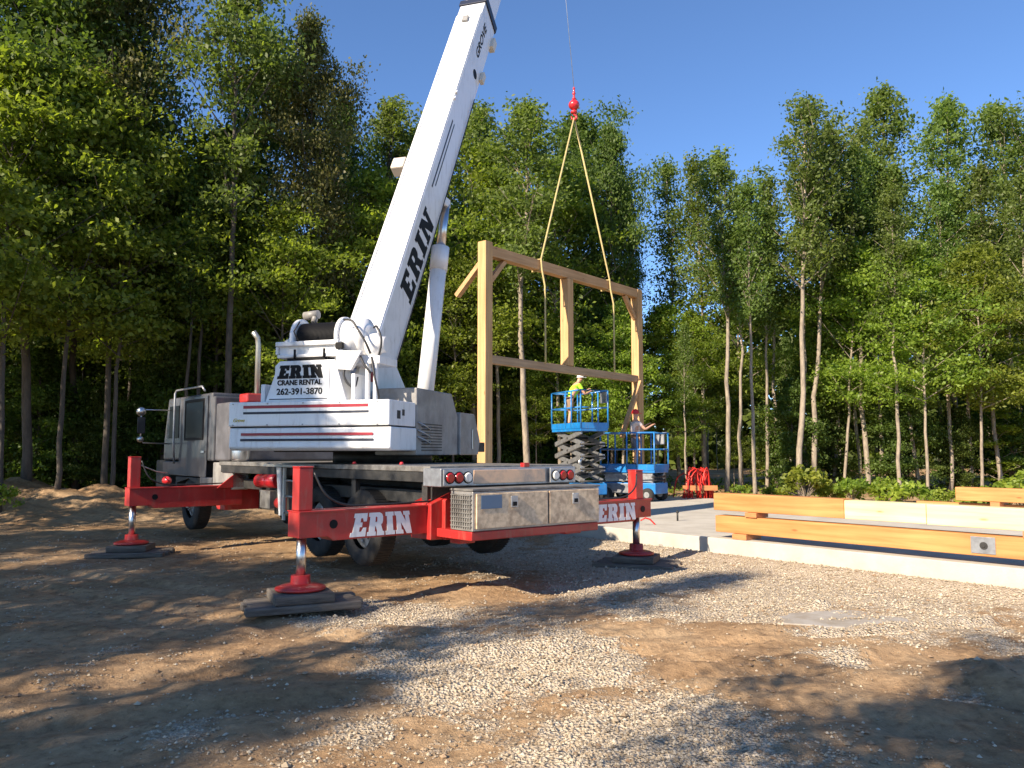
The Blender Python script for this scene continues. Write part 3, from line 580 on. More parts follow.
for pts in ([(.35, .35, 3.78), (.5, .32, 3.75), (.62, .3, 3.6), (.74, .3, 3.42), (.8, .35, 3.25)],
            [(.72, .6, 3.68), (.85, .45, 3.66), (.95, .4, 3.45), (.9, .4, 3.2), (.8, .4, 3.1)],
            [(.5, .3, 3.15), (.42, .25, 2.98), (.48, .24, 2.82), (.6, .25, 2.75), (.62, .3, 2.9)],
            [(.82, .35, 3.2), (.9, .3, 2.9), (.95, .3, 2.7), (.95, .35, 2.55)], [(.66, .28, 3.24), (.74, .25, 3.1), (.86, .25, 2.95)]):
    Ub().tube(smooth(pts), .017).build('hydraulic_hose', M['hose'], c)
for x in (.72, .85): Ub().bb(x, x + .05, .35, .42, 2.55, 3.1).build('valve_stack', M['white'], c, .005)
# right side boxes
hb = Ub().prism([(.92, 1.75), (2.62, 1.75), (2.62, 2.40), (2.35, 2.78), (.92, 2.78)], 'yz', .6, 1.30).build('hydraulic_tank', M['grey'], c, .02)
cb = Ub().prism([(2.64, 1.75), (3.55, 1.75), (3.65, 2.0), (3.35, 2.48), (2.64, 2.48)], 'yz', .62, 1.34).build('operator_box', M['grey'], c, .02)
gr = Ub()
for k in range(10): gr.bb(1.303, 1.309, 1.1, 1.9, 1.82 + k * .045, 1.835 + k * .045)
gr.build('vent_grille', M['dark'], hb)
Ub().bb(1.345, 1.36, 3.2, 3.25, 1.85, 2.2).build('handle', M['chrome'], cb, .005)
for z in (1.98, 2.08, 2.2): Ub().tube([(1.31, .95, z + .05), (1.36, 1.1, z), (1.36, 1.3, z - .05), (1.31, 1.4, z - .02)], .014).build('hydraulic_hose', M['galv'], c)
Ub().bb(-1.3, -.6, .95, 3.4, 1.99, 2.5).build('side_locker', M['grey'], c, .02)
# boom
bd = Vector((0, math.cos(EL), math.sin(EL))); bn = Vector((0, -math.sin(EL), math.cos(EL))); rgt = Vector((1, 0, 0))
BW, BD = .315, .78
P0 = Vector((0, 1.02, 2.8))                            # on the top (rear) face
BX = UX @ frame3(P0, rgt, bd)                          # boom frame: x right, y along, z = right x bd = up-normal
if (BX.to_3x3() @ Vector((0, 0, 1))).dot(UX.to_3x3() @ bn) < 0: raise RuntimeError
def Bb(): return MB(BX)
def section(y0, y1, wd, dp, zt, name, m, bev=.02):
    mb = Bb(); h = wd; return mb.prism([(-h, zt), (h, zt), (h, zt - dp), (h * .9, zt - dp - .03), (-h * .9, zt - dp - .03), (-h, zt - dp)], 'xz', y0, y1).build(name, m, c, bev)
s1 = section(-.35, 11.15, BW, BD, 0, 'boom_section', M['white'])
section(11.155, 11.35, BW + .03, BD + .05, .03, 'boom_collar', M['navy'], .01)
section(11.35, 13.6, BW - .04, BD - .12, -.05, 'boom_section', M['white'])
section(13.6, 18.0, BW - .08, BD - .22, -.1, 'boom_section', M['white'])
section(18.0, 23.2, BW - .12, BD - .32, -.15, 'boom_section', M['white'])
Bb().bb(BW + .001, BW + .004, 5.05, 6.95, -.30, -.27).bb(BW + .001, BW + .004, 4.9, 6.95, -.2, -.16).build('boom_stripe', M['navy'], s1)
Bb().bb(-BW, -BW + .05, -.3, 10.7, .003, .02).bb(BW - .07, BW - .02, -.3, 10.7, .003, .022).build('boom_rib', M['white'], s1)
slab_word('ERIN', .50, 2.05, M['black'], s1, BX @ frame3((BW + .003, 3.32, -.41), (0, 1, 0), (0, 0, 1)), 0)
text('GROVE', .19, 1.2, M['black'], s1, BX @ frame3((BW + .003, 10.05, -.34), (0, 1, 0), (0, 0, 1)), .02, .2)
Bb().cyl((BW, 9.0, -.48), (BW + .006, 9.0, -.48), .11, n=24).build('pin_hole', M['black'], s1)
for yy in (7.4, 7.6): Bb().bb(BW - .01, BW + .03, yy, yy + .06, -.02, .04).build('lug', M['white'], s1)
Bb().bb(BW + .002, BW + .09, 9.1, 9.4, -.84, -.7).build('junction_box', mat('cream_box', (.6, .56, .48), .5), s1, .01)
Bb().bb(BW - .05, BW + .08, 10.5, 10.85, -.92, -.74).build('cable_reel_bracket', mat('cream_bracket', (.6, .57, .5), .5), s1, .01)
Bb().bb(-.12, .02, 10.4, 10.6, .003, .06).build('wear_pad_cover', M['grey'], s1, .01)
Bb().bb(-BW - .30, -BW - .01, 5.35, 5.65, -.22, .04).build('work_light', mat('lamp_cream', (.55, .48, .4), .5), s1, .03)
# boom head
Bb().bb(-.2, -.12, 23.2, 23.9, -1.0, -.1).bb(.12, .2, 23.2, 23.9, -1.0, -.1).build('boom_head', M['white'], c, .02)
Bb().lathe((-.06, 23.6, -.8), (.06, 23.6, -.8), [(0, .24), (.3, .2), (.7, .2), (1, .24)], 24).build('sheave', M['dark'], c)
# hardware along the boom and counterweight
for yy in (1.2, 2.4, 4.4, 7.0, 8.2): Bb().bb(-BW + .06, BW - .08, yy, yy + .03, .002, .012).build('boom_rib', M['white'], s1)
Bb().tube([(BW + .03, .6, -.72), (BW + .03, 4.2, -.73), (BW + .03, 8.4, -.72)], .012, 6).build('boom_cable', M['hose'], s1)
for x in (-1.3, -.7, -.1, .5, 1.1):
    Ub().cyl((x, -.012, 2.515), (x, .0, 2.515), .012, n=8).build('bolt', M['galv'], cw2)
    Ub().cyl((x, -.012, 2.20), (x, .0, 2.20), .012, n=8).build('bolt', M['galv'], cw2)
Ub().tube([(-.3, .18, 3.75), (-.36, .12, 3.6), (-.3, .15, 3.45)], .012).build('hydraulic_hose', M['hose'], c)
Ub().bb(.30, .42, .19, .25, 3.32, 3.42).build('work_light', M['black'], c, .01)
# lift cylinder
top = P0 + bd * 5.3 - bn * (BD + .22) + Vector((.22, 0, 0)); bot = Vector((.02, 3.95, 2.15))
dv = (top - bot); Ub().cyl(bot, bot + dv * .80, .165, n=28).lathe(bot + dv * .70, bot + dv * .805, [(0, .18), (1, .18)], 28).build('lift_cylinder', M['white'], c)
Ub().cyl(bot + dv * .80, top, .095, n=24).build('lift_rod', M['chrome'], c)
Ub().bb(.12, .31, top.y - .3, top.y + .08, top.z - .06, top.z + .12).build('cylinder_lug', M['white'], c, .02)
Ub().bb(-.05, .3, 3.7, 4.25, 1.97, 2.35).build('cylinder_foot', M['dark'], c, .02)

# ================================================================== PADS
def loc_on(xl, yl): return TX @ Vector((xl, yl, 0))
def mat_stack(p, label, rz, planks, z, blk=True):
    t = thing('cribbing_mat', label, 'crane mat', (p.x, p.y, z), rz, 'timber mats under the outriggers')
    for k in range(planks):
        MB().bb(-.62 + .05 * (k % 2), .62 + .05 * (k % 2), (k - planks / 2) * .17, (k - planks / 2) * .17 + .16, 0, .085).build('plank', M['matwood'], t, .02)
    MB().bb(-.32, .32, -.32, .32, .088, .19).build('block', M['matwood'], t, .015)
    return t
p = loc_on(-2.88, 0); mat_stack(p, 'dark weathered mats under the nearest outrigger jack', R(25), 4, .075)
p = loc_on(2.8, 0); mat_stack(p, 'dark mats under the far right outrigger jack beside the slab', R(-20), 5, .0)
p = loc_on(-2.88, 6.5); mat_stack(p, 'dark mats under the far left outrigger jack near the cab', R(10), 5, .02)
p = loc_on(2.8, 6.9); mat_stack(p, 'dark mats under the outrigger jack hidden behind the truck', R(30), 5, .0)
t = MB(); t.prism([(.0, 0), (.16, -.03), (.2, .1), (.1, .2), (-.05, .12)], 'xy', .0, .14)
o = t.build('stone', mat('grey_stone', (.3, .28, .25), .9, 0, (.2, .19, .17), 9, .5, 20), None, .05, 3); o.location = G(661, 551); tag(o, 'small grey stone standing by the far right outrigger mats', 'stone')
o = MB().tube([(-.1, 0, .42), (.0, .02, .47), (.1, .05, .44), (.2, .08, .34), (.27, .12, .18), (.3, .14, .0)], .016).build('tubing_piece', M['hoseRed']); o.location = G(651, 545) + Vector((.0, .6, -.0)); tag(o, 'short bent red tube sticking out beside the right outrigger', 'tube')
q = SA + U * 9.3 + V * 2.2; o = MB().cyl((0, 0, 0), (0, 0, .22), .02, n=10).cyl((0, 0, .17), (0, 0, .2), .035, n=6).build('anchor_bolt', M['dark']); o.location = (q.x, q.y, SLAB); tag(o, 'small dark anchor bolt standing alone on the open slab', 'bolt')
# pale worn flat slab piece in the gravel
pc = G(838, 624); pp = []
for k in range(40):
    a_ = k * math.pi / 20; rr0 = 1 + .35 * noise.noise(Vector((math.cos(a_) * 1.3, math.sin(a_) * 1.3, 4))) + .18 * noise.noise(Vector((math.cos(a_) * 4, math.sin(a_) * 4, 6)))
    pp.append(pc + Vector((math.cos(a_) * .62 * rr0, math.sin(a_) * .42 * rr0, 0)))
cz = sum(gz(p_.x, p_.y) for p_ in pp) / 40 + .004
o = MB().prism([(p_.x, p_.y) for p_ in pp], 'xy', cz - .06, cz + .012).build('spilled_concrete', mat('spilled_concrete', (.36, .33, .29), .9, 0, (.27, .23, .18), 4, .3, 40), None, .01); tag(o, 'thin grey patch of hardened concrete lying in the gravel', 'concrete patch')

# ================================================================== TIMBER BENT
FL = Vector((-.68, 20, 0)); FR = Vector((4.05, 25.7, 0)); fd = (FR - FL); flen = fd.length; frz = math.atan2(fd.y, fd.x)
ft = thing('timber_frame', 'tall timber frame of three posts and two beams hanging from the crane', 'timber frame', (FL.x, FL.y, 0), frz)
T = .27; ZT = 7.05; ZG = 4.15; ZB = SLAB + .10
for x in (0, flen * .477, flen):
    zt = ZT + (.08 if x == 0 else 0)
    z1 = zt if x in (0, flen) else ZT - .29
    MB().bb(x - T / 2, x + T / 2, -T / 2, T / 2, ZB if x != flen * .477 else ZG + .1, z1).build('post', M['timberZ'], ft, .008)
MB().bb(T / 2 + .002, flen - T / 2 - .002, -T / 2 + .02, T / 2 - .02, ZT - .28, ZT - .004).build('top_beam', M['timberX'], ft, .008)
MB().bb(T / 2 + .002, flen - T / 2 - .002, -T / 2 + .03, T / 2 - .05, ZG - .12, ZG + .09).build('girt', M['greywood'], ft, .008)
MB().bar((flen - T / 2, 0, ZT - .95), (flen - .75, 0, ZT - .28), .12, .13, (0, 1, 0)).build('knee_brace', M['timberX'], ft, .005)
MB().bar((T / 2, 0, ZT - .95), (.75, 0, ZT - .28), .12, .13, (0, 1, 0)).build('knee_brace', M['timberX'], ft, .005)
MB().bar((0, T / 2, ZT - .45), (-.02, .95, ZT - 1.2), .16, .12).build('knee_brace', M['timberX'], ft, .005)
MB().bar((flen - T / 2, -.16, ZG - .1), (flen - 1.35, -.22, ZG - 1.9), .10, .15, (0, 1, 0)).build('diagonal_brace', M['timberX'], ft, .005)
MB().cyl((flen - T / 2 - 0, -T / 2 - .02, ZG), (flen - T / 2, -T / 2, ZG), .015, n=8).build('peg', M['greywood'], ft)
# slings and hook
FX = xf((FL.x, FL.y, 0), frz)
SLP = [flen * .287, flen * .752]
mid = FX @ Vector((flen * .53, 0, 0)); HK = Vector((W(574, 105, mid.y).x, mid.y, 0))
hz = W(574, 118, mid.y).z; hkb = Vector((HK.x, HK.y, hz))
for i, x in enumerate(SLP):
    a = FX @ Vector((x, -T / 2 - .02, ZT + .01)); bq = FX @ Vector((x, -T / 2 - .16, ZG + .02)); bq2 = FX @ Vector((x, T / 2 + .03, ZT + .02))
    ab = FX @ Vector((x, -T / 2 - .05, ZT - .29)); ac = FX @ Vector((x, T / 2 + .02, ZT - .3))
    mb = MB(); mb.tube([hkb, a, ab, FX @ Vector((x, -T / 2 - .15, ZT - .75)), bq + Vector((0, 0, .3)), bq], .026, 8); mb.tube([a, bq2, ac, ab], .024, 6)
    tag(mb.build('lifting_sling', M['yellow']), ['yellow sling from the hook to the left part of the top beam', 'yellow sling from the hook to the right part of the top beam'][i], 'sling', 'lifting slings under the hook')
h = thing('hook_ball', 'red overhaul ball and hook hanging on thin cables in the sky', 'crane hook', (HK.x, HK.y, hz))
s_ = 1
MB().lathe((0, 0, .24), (0, 0, .56), [(0, .03), (.12, .10), (.3, .15), (.5, .165), (.7, .15), (.88, .10), (1, .03)], 28).build('ball', M['redbright'], h)
MB().lathe((0, 0, .555), (0, 0, .95), [(0, .03), (.1, .06), (.2, .03), (.4, .03), (.5, .055), (.6, .03), (.85, .03), (.9, .04), (1, .02)], 16).build('swivel', M['redbright'], h)
MB().lathe((0, 0, .12), (0, 0, .245), [(0, .05), (.3, .10), (.6, .10), (1, .05)], 16).build('shank', M['redbright'], h)
MB().tube([(0, 0, .14), (0, 0, .11), (.06, 0, .07), (.08, 0, .0), (.0, 0, -.06), (-.07, 0, -.02), (-.08, 0, .05)], [.035, .035, .035, .04, .04, .03, .015], 10).build('hook', M['redbright'], h)
shv = TX @ (BX @ Vector((0, 23.85, -.8)))
MB().cyl((0, 0, .94), Vector(shv) - Vector((HK.x, HK.y, hz)), .009, n=6).build('hoist_cable', M['galv'], h)

# ================================================================== SCISSOR LIFTS
def lift(loc, rz, floor, nst, label):
    t = thing('scissor_lift', label, 'scissor lift', loc, rz, 'blue scissor lifts at the frame')
    L, Wd = .92, .46
    MB().bb(-L, L, -.42, .42, .22, .55).build('chassis', M['blue'], t, .03)
    MB().bb(-.7, .5, -.50, -.425, .24, .52).build('side_tray', M['galv'], t, .01)
    for x in (-.68, .68):
        for y in (-.44, .44):
            w_ = MB().lathe((x, y - .09, .2), (x, y + .09, .2), [(0, .15), (.15, .2), (.85, .2), (1, .15)], 24).build('wheel', M['rubber'], t)
            MB().cyl((x, y - .095, .2), (x, y + .095, .2), .09, n=16).build('rim', M['galv'], w_)
    h0, h1 = .62, floor - .12; dz = (h1 - h0) / nst; hw = .82
    for k in range(nst):
        z = h0 + k * dz
        for y in (-.38, .38):
            MB().bar((-hw, y, z), (hw, y, z + dz), .06, .13, (0, 1, 0) if 0 else (0, 0, 1)).build('scissor_arm', M['galv'], t, .008)
            MB().bar((hw, y * .82, z), (-hw, y * .82, z + dz), .06, .13).build('scissor_arm', M['galv'], t, .008)
        MB().cyl((0, -.42, z + dz / 2), (0, .42, z + dz / 2), .035, n=12).cyl((-hw, -.42, z), (-hw, .42, z), .03, n=10).cyl((hw, -.42, z), (hw, .42, z), .03, n=10).build('pivot_shaft', M['dark'], t)
    MB().tube([(-.2, .0, h0 + .1), (.1, 0, (h0 + h1) / 2)], .06, 12).build('lift_ram', M['chrome'], t)
    pf = MB().bb(-L, L, -Wd, Wd, floor - .10, floor).build('platform', M['blue'], t, .01)
    MB().bb(-L, L, -Wd - .012, -Wd - .001, floor - .02, floor + .15).bb(-L, L, Wd + .001, Wd + .012, floor - .02, floor + .15).bb(-L - .012, -L - .001, -Wd, Wd, floor - .02, floor + .15).bb(L + .001, L + .012, -Wd, Wd, floor - .02, floor + .15).build('toe_board', M['blue'], pf)
    z0 = floor
    for z in (1.1, .6):
        MB().tube([(-L, -Wd, z0 + z), (L, -Wd, z0 + z), (L, Wd, z0 + z), (-L, Wd, z0 + z), (-L, -Wd, z0 + z)], .024, 8).build('guard_rail', M['blue'], t)
    for x, y in ((-L, -Wd), (0, -Wd), (L, -Wd), (L, Wd), (0, Wd), (-L, Wd), (-L, 0.0), (.35, -Wd), (.35, Wd)):
        MB().cyl((x, y, z0), (x, y, z0 + 1.1), .024, n=10).build('rail_post', M['blue'], t)
    cbx = MB().bb(L - .5, L - .15, Wd + .03, Wd + .12, z0 + .75, z0 + 1.1).build('control_box', M['galv'], t, .02)
    return t
def face(p, d): return math.atan2(d[1], d[0])
l1 = Vector((W(579, 400, 24.3).x, 24.3, SLAB)); lift(l1, math.atan2(-.91, .41), 2.18, 4, 'blue scissor lift raised higher, under the worker in the lime shirt')
l2 = Vector((W(634, 450, 24.7).x, 24.7, SLAB)); lift(l2, math.atan2(-.60, .80), .95, 2, 'lower blue scissor lift at the right post, under the red hard hat')

# ================================================================== PEOPLE
def skinned(name, pts, edges, m, parent, sub=2, root=0):
    me = bpy.data.meshes.new(name); me.from_pydata([p[:3] for p in pts], edges, [])
    o = bpy.data.objects.new(name, me); COL.objects.link(o)
    md = o.modifiers.new('skin', 'SKIN'); md.use_smooth_shade = True
    for i, p in enumerate(pts):
        r = p[3]; o.data.skin_vertices[0].data[i].radius = (r, p[4] if len(p) > 4 else r); o.data.skin_vertices[0].data[i].use_root = (i == root)
    ms = o.modifiers.new('sub', 'SUBSURF'); ms.levels = sub; ms.render_levels = sub
    bpy.context.view_layer.update(); me2 = bpy.data.meshes.new_from_object(o.evaluated_get(bpy.context.evaluated_depsgraph_get())); bpy.data.objects.remove(o)
    me2.materials.clear(); me2.materials.append(m); me2.name = name
    for p in me2.polygons: p.use_smooth = True
    o = bpy.data.objects.new(name, me2); COL.objects.link(o); o.parent = parent; return o
def person(loc, rz, label, lean, arms, shirt, shorts, hat, bareback=False):
    t = thing('person', label, 'person', loc, rz, None)
    # +x is the way the person faces
    lx = lean
    J = dict(pel=(0, 0, .93), wst=(lx * .25, 0, 1.08), cst=(lx * .7, 0, 1.32), shl=(lx * .9, 0, 1.44), nck=(lx * 1.05, 0, 1.52), hd=(lx * 1.25 + .01, 0, 1.62), crn=(lx * 1.35 + .01, 0, 1.74))
    pts = []; E = []; ix = {}
    def add(n, p, r, r2=None, to=None):
        ix[n] = len(pts); pts.append((*p, r, r2 or r))
        if to: E.append((ix[to], ix[n]))
    add('pel', J['pel'], .145, .12); add('wst', J['wst'], .13, .105, 'pel'); add('cst', J['cst'], .165, .12, 'wst'); add('shl', J['shl'], .12, .09, 'cst'); add('nck', J['nck'], .055, .055, 'shl')
    add('hd', J['hd'], .085, .09, 'nck'); add('crn', J['crn'], .07, .08, 'hd')
    for s in (-1, 1):
        k = str(s); f = .05 * s
        add('hip' + k, (.0, s * .10, .86), .095, None, 'pel'); add('kn' + k, (.04 + f, s * .12, .49), .06, None, 'hip' + k); add('ca' + k, (.01 + f, s * .12, .34), .055, None, 'kn' + k)
        add('an' + k, (-.02 + f, s * .12, .09), .036, None, 'ca' + k); add('to' + k, (.15 + f, s * .14, .035), .04, .03, 'an' + k)
        el, ha = arms[0 if s < 0 else 1]
        add('sh' + k, (J['shl'][0], s * .19, 1.42), .06, None, 'shl'); add('el' + k, el, .042, None, 'sh' + k); add('wr' + k, ha, .027, None, 'el' + k)
        d = (Vector(ha) - Vector(el)).normalized(); n_ = Vector((0, 0, 1)).cross(d).normalized()
        pm = Vector(ha) + d * .075; add('pm' + k, pm, .036, .018, 'wr' + k)
        for q, (o_, ln) in enumerate(((-.03, .065), (-.01, .075), (.011, .07), (.03, .055))):
            b0 = pm + n_ * o_ + d * .03; m1 = b0 + d * ln * .6 - Vector((0, 0, .008)); e1 = m1 + d * ln * .35 - Vector((0, 0, .03))
            add('f%d%s' % (q, k), m1, .009, None, 'pm' + k); add('g%d%s' % (q, k), e1, .008, None, 'f%d%s' % (q, k))
        th = Vector(ha) + d * .03 + n_ * -.045 * s; add('t' + k, th + d * .02, .011, None, 'wr' + k); add('u' + k, th + d * .05 - Vector((0, 0, .01)), .009, None, 't' + k)
    skinned('body', pts, E, M['skin'], t)
    # face details
    hc = Vector(J['hd'])
    MB().prism([(hc.x + .075, hc.z - .01), (hc.x + .115, hc.z - .015), (hc.x + .08, hc.z + .035)], 'xz', -.012, .012).build('nose', M['skin'], t, .003)
    for s in (-1, 1): MB().lathe((hc.x + .075, s * .03, hc.z + .035), (hc.x + .095, s * .03, hc.z + .035), [(0, .012), (1, .006)], 8).build('eye', M['black'], t); MB().lathe((hc.x - .005, s * .08, hc.z), (hc.x - .005, s * .10, hc.z), [(0, .028), (1, .02)], 10).build('ear', M['skin'], t)
    MB().lathe((J['crn'][0] - .01, 0, J['crn'][2] - .055), (J['crn'][0] - .01, 0, J['crn'][2] + .095), [(0, .135), (.05, .135), (.1, .118), (.4, .112), (.7, .09), (.9, .05), (1, .01)], 24).bb(J['crn'][0] + .08, J['crn'][0] + .17, -.08, .08, J['crn'][2] - .055, J['crn'][2] - .04).build('hard_hat', hat, t, .004)
    # shirt
    g = .018; P = [(*J['wst'][:2], 1.0, .15, .125), (*J['wst'], .15, .125), (*J['cst'], .182, .138), (*J['shl'], .135, .105)]; Ed = [(0, 1), (1, 2), (2, 3)]
    for s in (-1, 1):
        el = Vector(arms[0 if s < 0 else 1][0]); sh = Vector((J['shl'][0], s * .19, 1.42)); o_ = len(P); P += [(*sh, .078), (*(sh.lerp(el, .6)), .062)]; Ed += [(3, o_), (o_, o_ + 1)]
    skinned('shirt', P, Ed, shirt, t)
    P = [(0, 0, 1.0, .158, .13), (0, 0, .92, .16, .135)]; Ed = [(0, 1)]
    for s in (-1, 1): o_ = len(P); P += [(0, s * .10, .84, .112), (.03 + .03 * s, s * .118, .58, .092)]; Ed += [(1, o_), (o_, o_ + 1)]
    skinned('shorts', P, Ed, shorts, t)
    MB().lathe((0, 0, .985), (0, 0, 1.03), [(0, .165), (1, .163)], 20).build('belt', M['boot'], t)
    for s in (-1, 1): f = .05 * s; skinned('boot', [(-.02 + f, s * .12, .2, .055), (-.02 + f, s * .12, .09, .055), (-.03 + f, s * .12, .045, .05, .045), (.15 + f, s * .14, .04, .05, .04)], [(0, 1), (1, 2), (2, 3)], M['boot'], t, 1)
    return t
w1 = Vector((W(571, 420, 24.2).x, 24.2, SLAB + 2.72 - SLAB))
FLR1 = SLAB + 2.18; FLR2 = SLAB + .95
person((w1.x - .05, 24.2, FLR1), R(20), 'worker in lime shirt and white hard hat on the raised lift', .30, (((.45, -.24, 1.12), (.66, -.15, 1.22)), ((.44, .25, 1.14), (.66, .12, 1.28))), M['vest'], M['tan'], M['hatwhite']).scale = (.94, .94, .92)
person((W(635, 440, 24.45).x, 24.45, FLR2), R(15), 'worker in red hard hat and pale shirt leaning at the right post', .02, (((.22, -.28, 1.2), (.45, -.2, 1.32)), ((.22, .28, 1.2), (.46, .18, 1.35))), M['shirt'], M['shorts'], M['hatred'])

# ================================================================== STACKED TIMBERS
uz = math.atan2(U.y, U.x)
S0 = Vector((3.52, 14.0, 0))
def timber(name, label, x0, x1, z0, z1, off=0, m=None, T_=.28, org=S0, grp='long timbers stacked on the slab', end=True):
    t = MB().bb(x0, x1, off, off + T_, z0, z1).build(name, m or M['orangeX'], None, .01); t.location = org; t.rotation_euler = (0, 0, uz); tag(t, label, 'timber', grp); return t
lo_ = timber('long_timber', 'long orange timber at the bottom of the stack with a steel plate', 0, 7.2, .43, .71)
MB().bb(4.12, 4.42, -.012, -.001, .465, .685).build('steel_plate', M['galv'], lo_, .003)
MB().cyl((4.28, -.03, .57), (4.28, -.012, .57), .022, n=8).cyl((4.28, -.018, .57), (4.28, -.012, .57), .05, n=16).build('bolt', M['dark'], lo_)
MB().cyl((4.85, -.02, .58), (4.85, -.001, .58), .018, n=8).build('bolt', M['dark'], lo_)
up_ = timber('long_timber', 'long timber on top of the stack, orange end and pale middle', -.03, 2.35, .80, 1.09)
MB().bb(2.355, 3.55, .004, .28, .80, 1.075).build('pale_length', M['creamX'], up_, .01)
MB().bb(3.558, 5.0, 0, .28, .795, 1.075).build('pale_length', M['creamX'], up_, .01)
MB().bb(5.008, 7.3, .0, .28, .80, 1.08).build('pale_length', M['creamX'], up_, .01)
for x, z, lb in ((.35, SLAB + .002, 'wood block under the left end of the bottom timber'), (4.9, SLAB + .002, 'wood block under the bottom timber right of the steel plate')):
    t = MB().bb(x, x + .28, -.02, .42, z, .425).build('wood_block', M['orangewood'], None, .006); t.location = S0; t.rotation_euler = (0, 0, uz); tag(t, lb, 'wood block', 'spacer blocks in the timber stack')
for x, lb in ((.62, 'wood spacer between the two timbers near their left end'), (4.75, 'wood spacer between the two timbers at the right')):
    t = MB().bb(x, x + .22, -.03, .32, .714, .795).build('wood_block', M['orangewood'], None, .006); t.location = S0; t.rotation_euler = (0, 0, uz); tag(t, lb, 'wood block', 'spacer blocks in the timber stack')
o2 = W(955, 487, 19.0); O2 = Vector((o2.x, 19.0, 0))
timber('long_timber', 'orange timber lying farther back at the right edge of the photo', 0, 6, .67, .98, org=O2)
timber('long_timber', 'low orange timber half hidden beneath the farther timber at right', -1.0, 5, .36, .6, .2, org=O2)
t = MB().bb(.75, .95, -.03, .5, .335, .665).build('wood_block', M['orangewood'], None, .006); t.location = O2; t.rotation_euler = (0, 0, uz); tag(t, 'wood block under the farther timber at right', 'wood block', 'spacer blocks in the timber stack')

# red tubing bundle
tb = thing('tubing_bundle', 'tangle of bright red heating tubes standing at the slab edge', 'red tubing', (0, 0, 0))
rng = random.Random(5)
for i in range(26):
    k = i / 25; cpx = W(690 + 20 * k, 480, 26.0).x if i > 7 else W(672 + 4 * i, 480, 26.2).x
    y = 26.0 + rng.uniform(-.25, .25); hgt = rng.uniform(.75, 1.05); lean = rng.uniform(-.25, .1); wd = rng.uniform(.25, .55)
    x0 = W(697 + 18 * rng.random(), 480, y).x; x1 = x0 - wd - (.45 if i < 7 else 0)
    pts = []
    for s in range(13):
        a = s / 12; pts.append((x0 + (x1 - x0) * a + lean * math.sin(math.pi * a), y + rng.uniform(-.01, .01) + .3 * a * (1 if i % 2 else -1), .30 + hgt * math.sin(math.pi * a) ** .8 * (1 if a < .5 or i > 6 else .9)))
    MB().tube(pts, .02, 6).build('tube', M['hoseRed'], tb)
MB().bb(-.55, .55, -.03, .03, 0, .16).build('board', M['orangewood'], tb, .005).location = (W(700, 480, 25.6).x, 25.6, .58)

# ================================================================== TREES
rngT = np.random.default_rng(11)
def leaves(cl, size, flat, rng):
    """cl: list of (x,y,z, rx, rz, n)"""
    V_ = []
    for (x, y, z, rx, rz, n) in cl:
        n = int(n); p = rng.normal(size=(n, 3)) * [rx * .55, rx * .55, rz * .55] + [x, y, z]; V_.append(p)
    Cn = np.concatenate(V_); n = len(Cn)
    nr = rng.normal(size=(n, 3)); nr /= np.linalg.norm(nr, axis=1)[:, None]; nr = nr * (1 - flat) + np.array([0, 0, 1]) * flat * np.sign(rng.random(n) + .2)[:, None]; nr /= np.linalg.norm(nr, axis=1)[:, None]
    t = rng.normal(size=(n, 3)); t -= nr * (t * nr).sum(1)[:, None]; t /= np.linalg.norm(t, axis=1)[:, None]; b = np.cross(nr, t)
    s = size * (.6 + .8 * rng.random(n))[:, None]
    v = np.stack([Cn - t * s, Cn + b * s * .55 - t * s * .1, Cn + t * s - nr * s * .25, Cn - b * s * .55 - t * s * .1], 1).reshape(-1, 3)
    return v
def leafmesh(name, v, m):
    n = len(v) // 4; me = bpy.data.meshes.new(name); me.vertices.add(len(v)); me.vertices.foreach_set('co', v.astype(np.float32).ravel())
    me.loops.add(4 * n); me.loops.foreach_set('vertex_index', np.arange(4 * n, dtype=np.int32)); me.polygons.add(n); me.polygons.foreach_set('loop_start', np.arange(0, 4 * n, 4, dtype=np.int32))
    me.polygons.foreach_set('loop_total', np.full(n, 4, dtype=np.int32)); me.update(); me.materials.append(m); return me
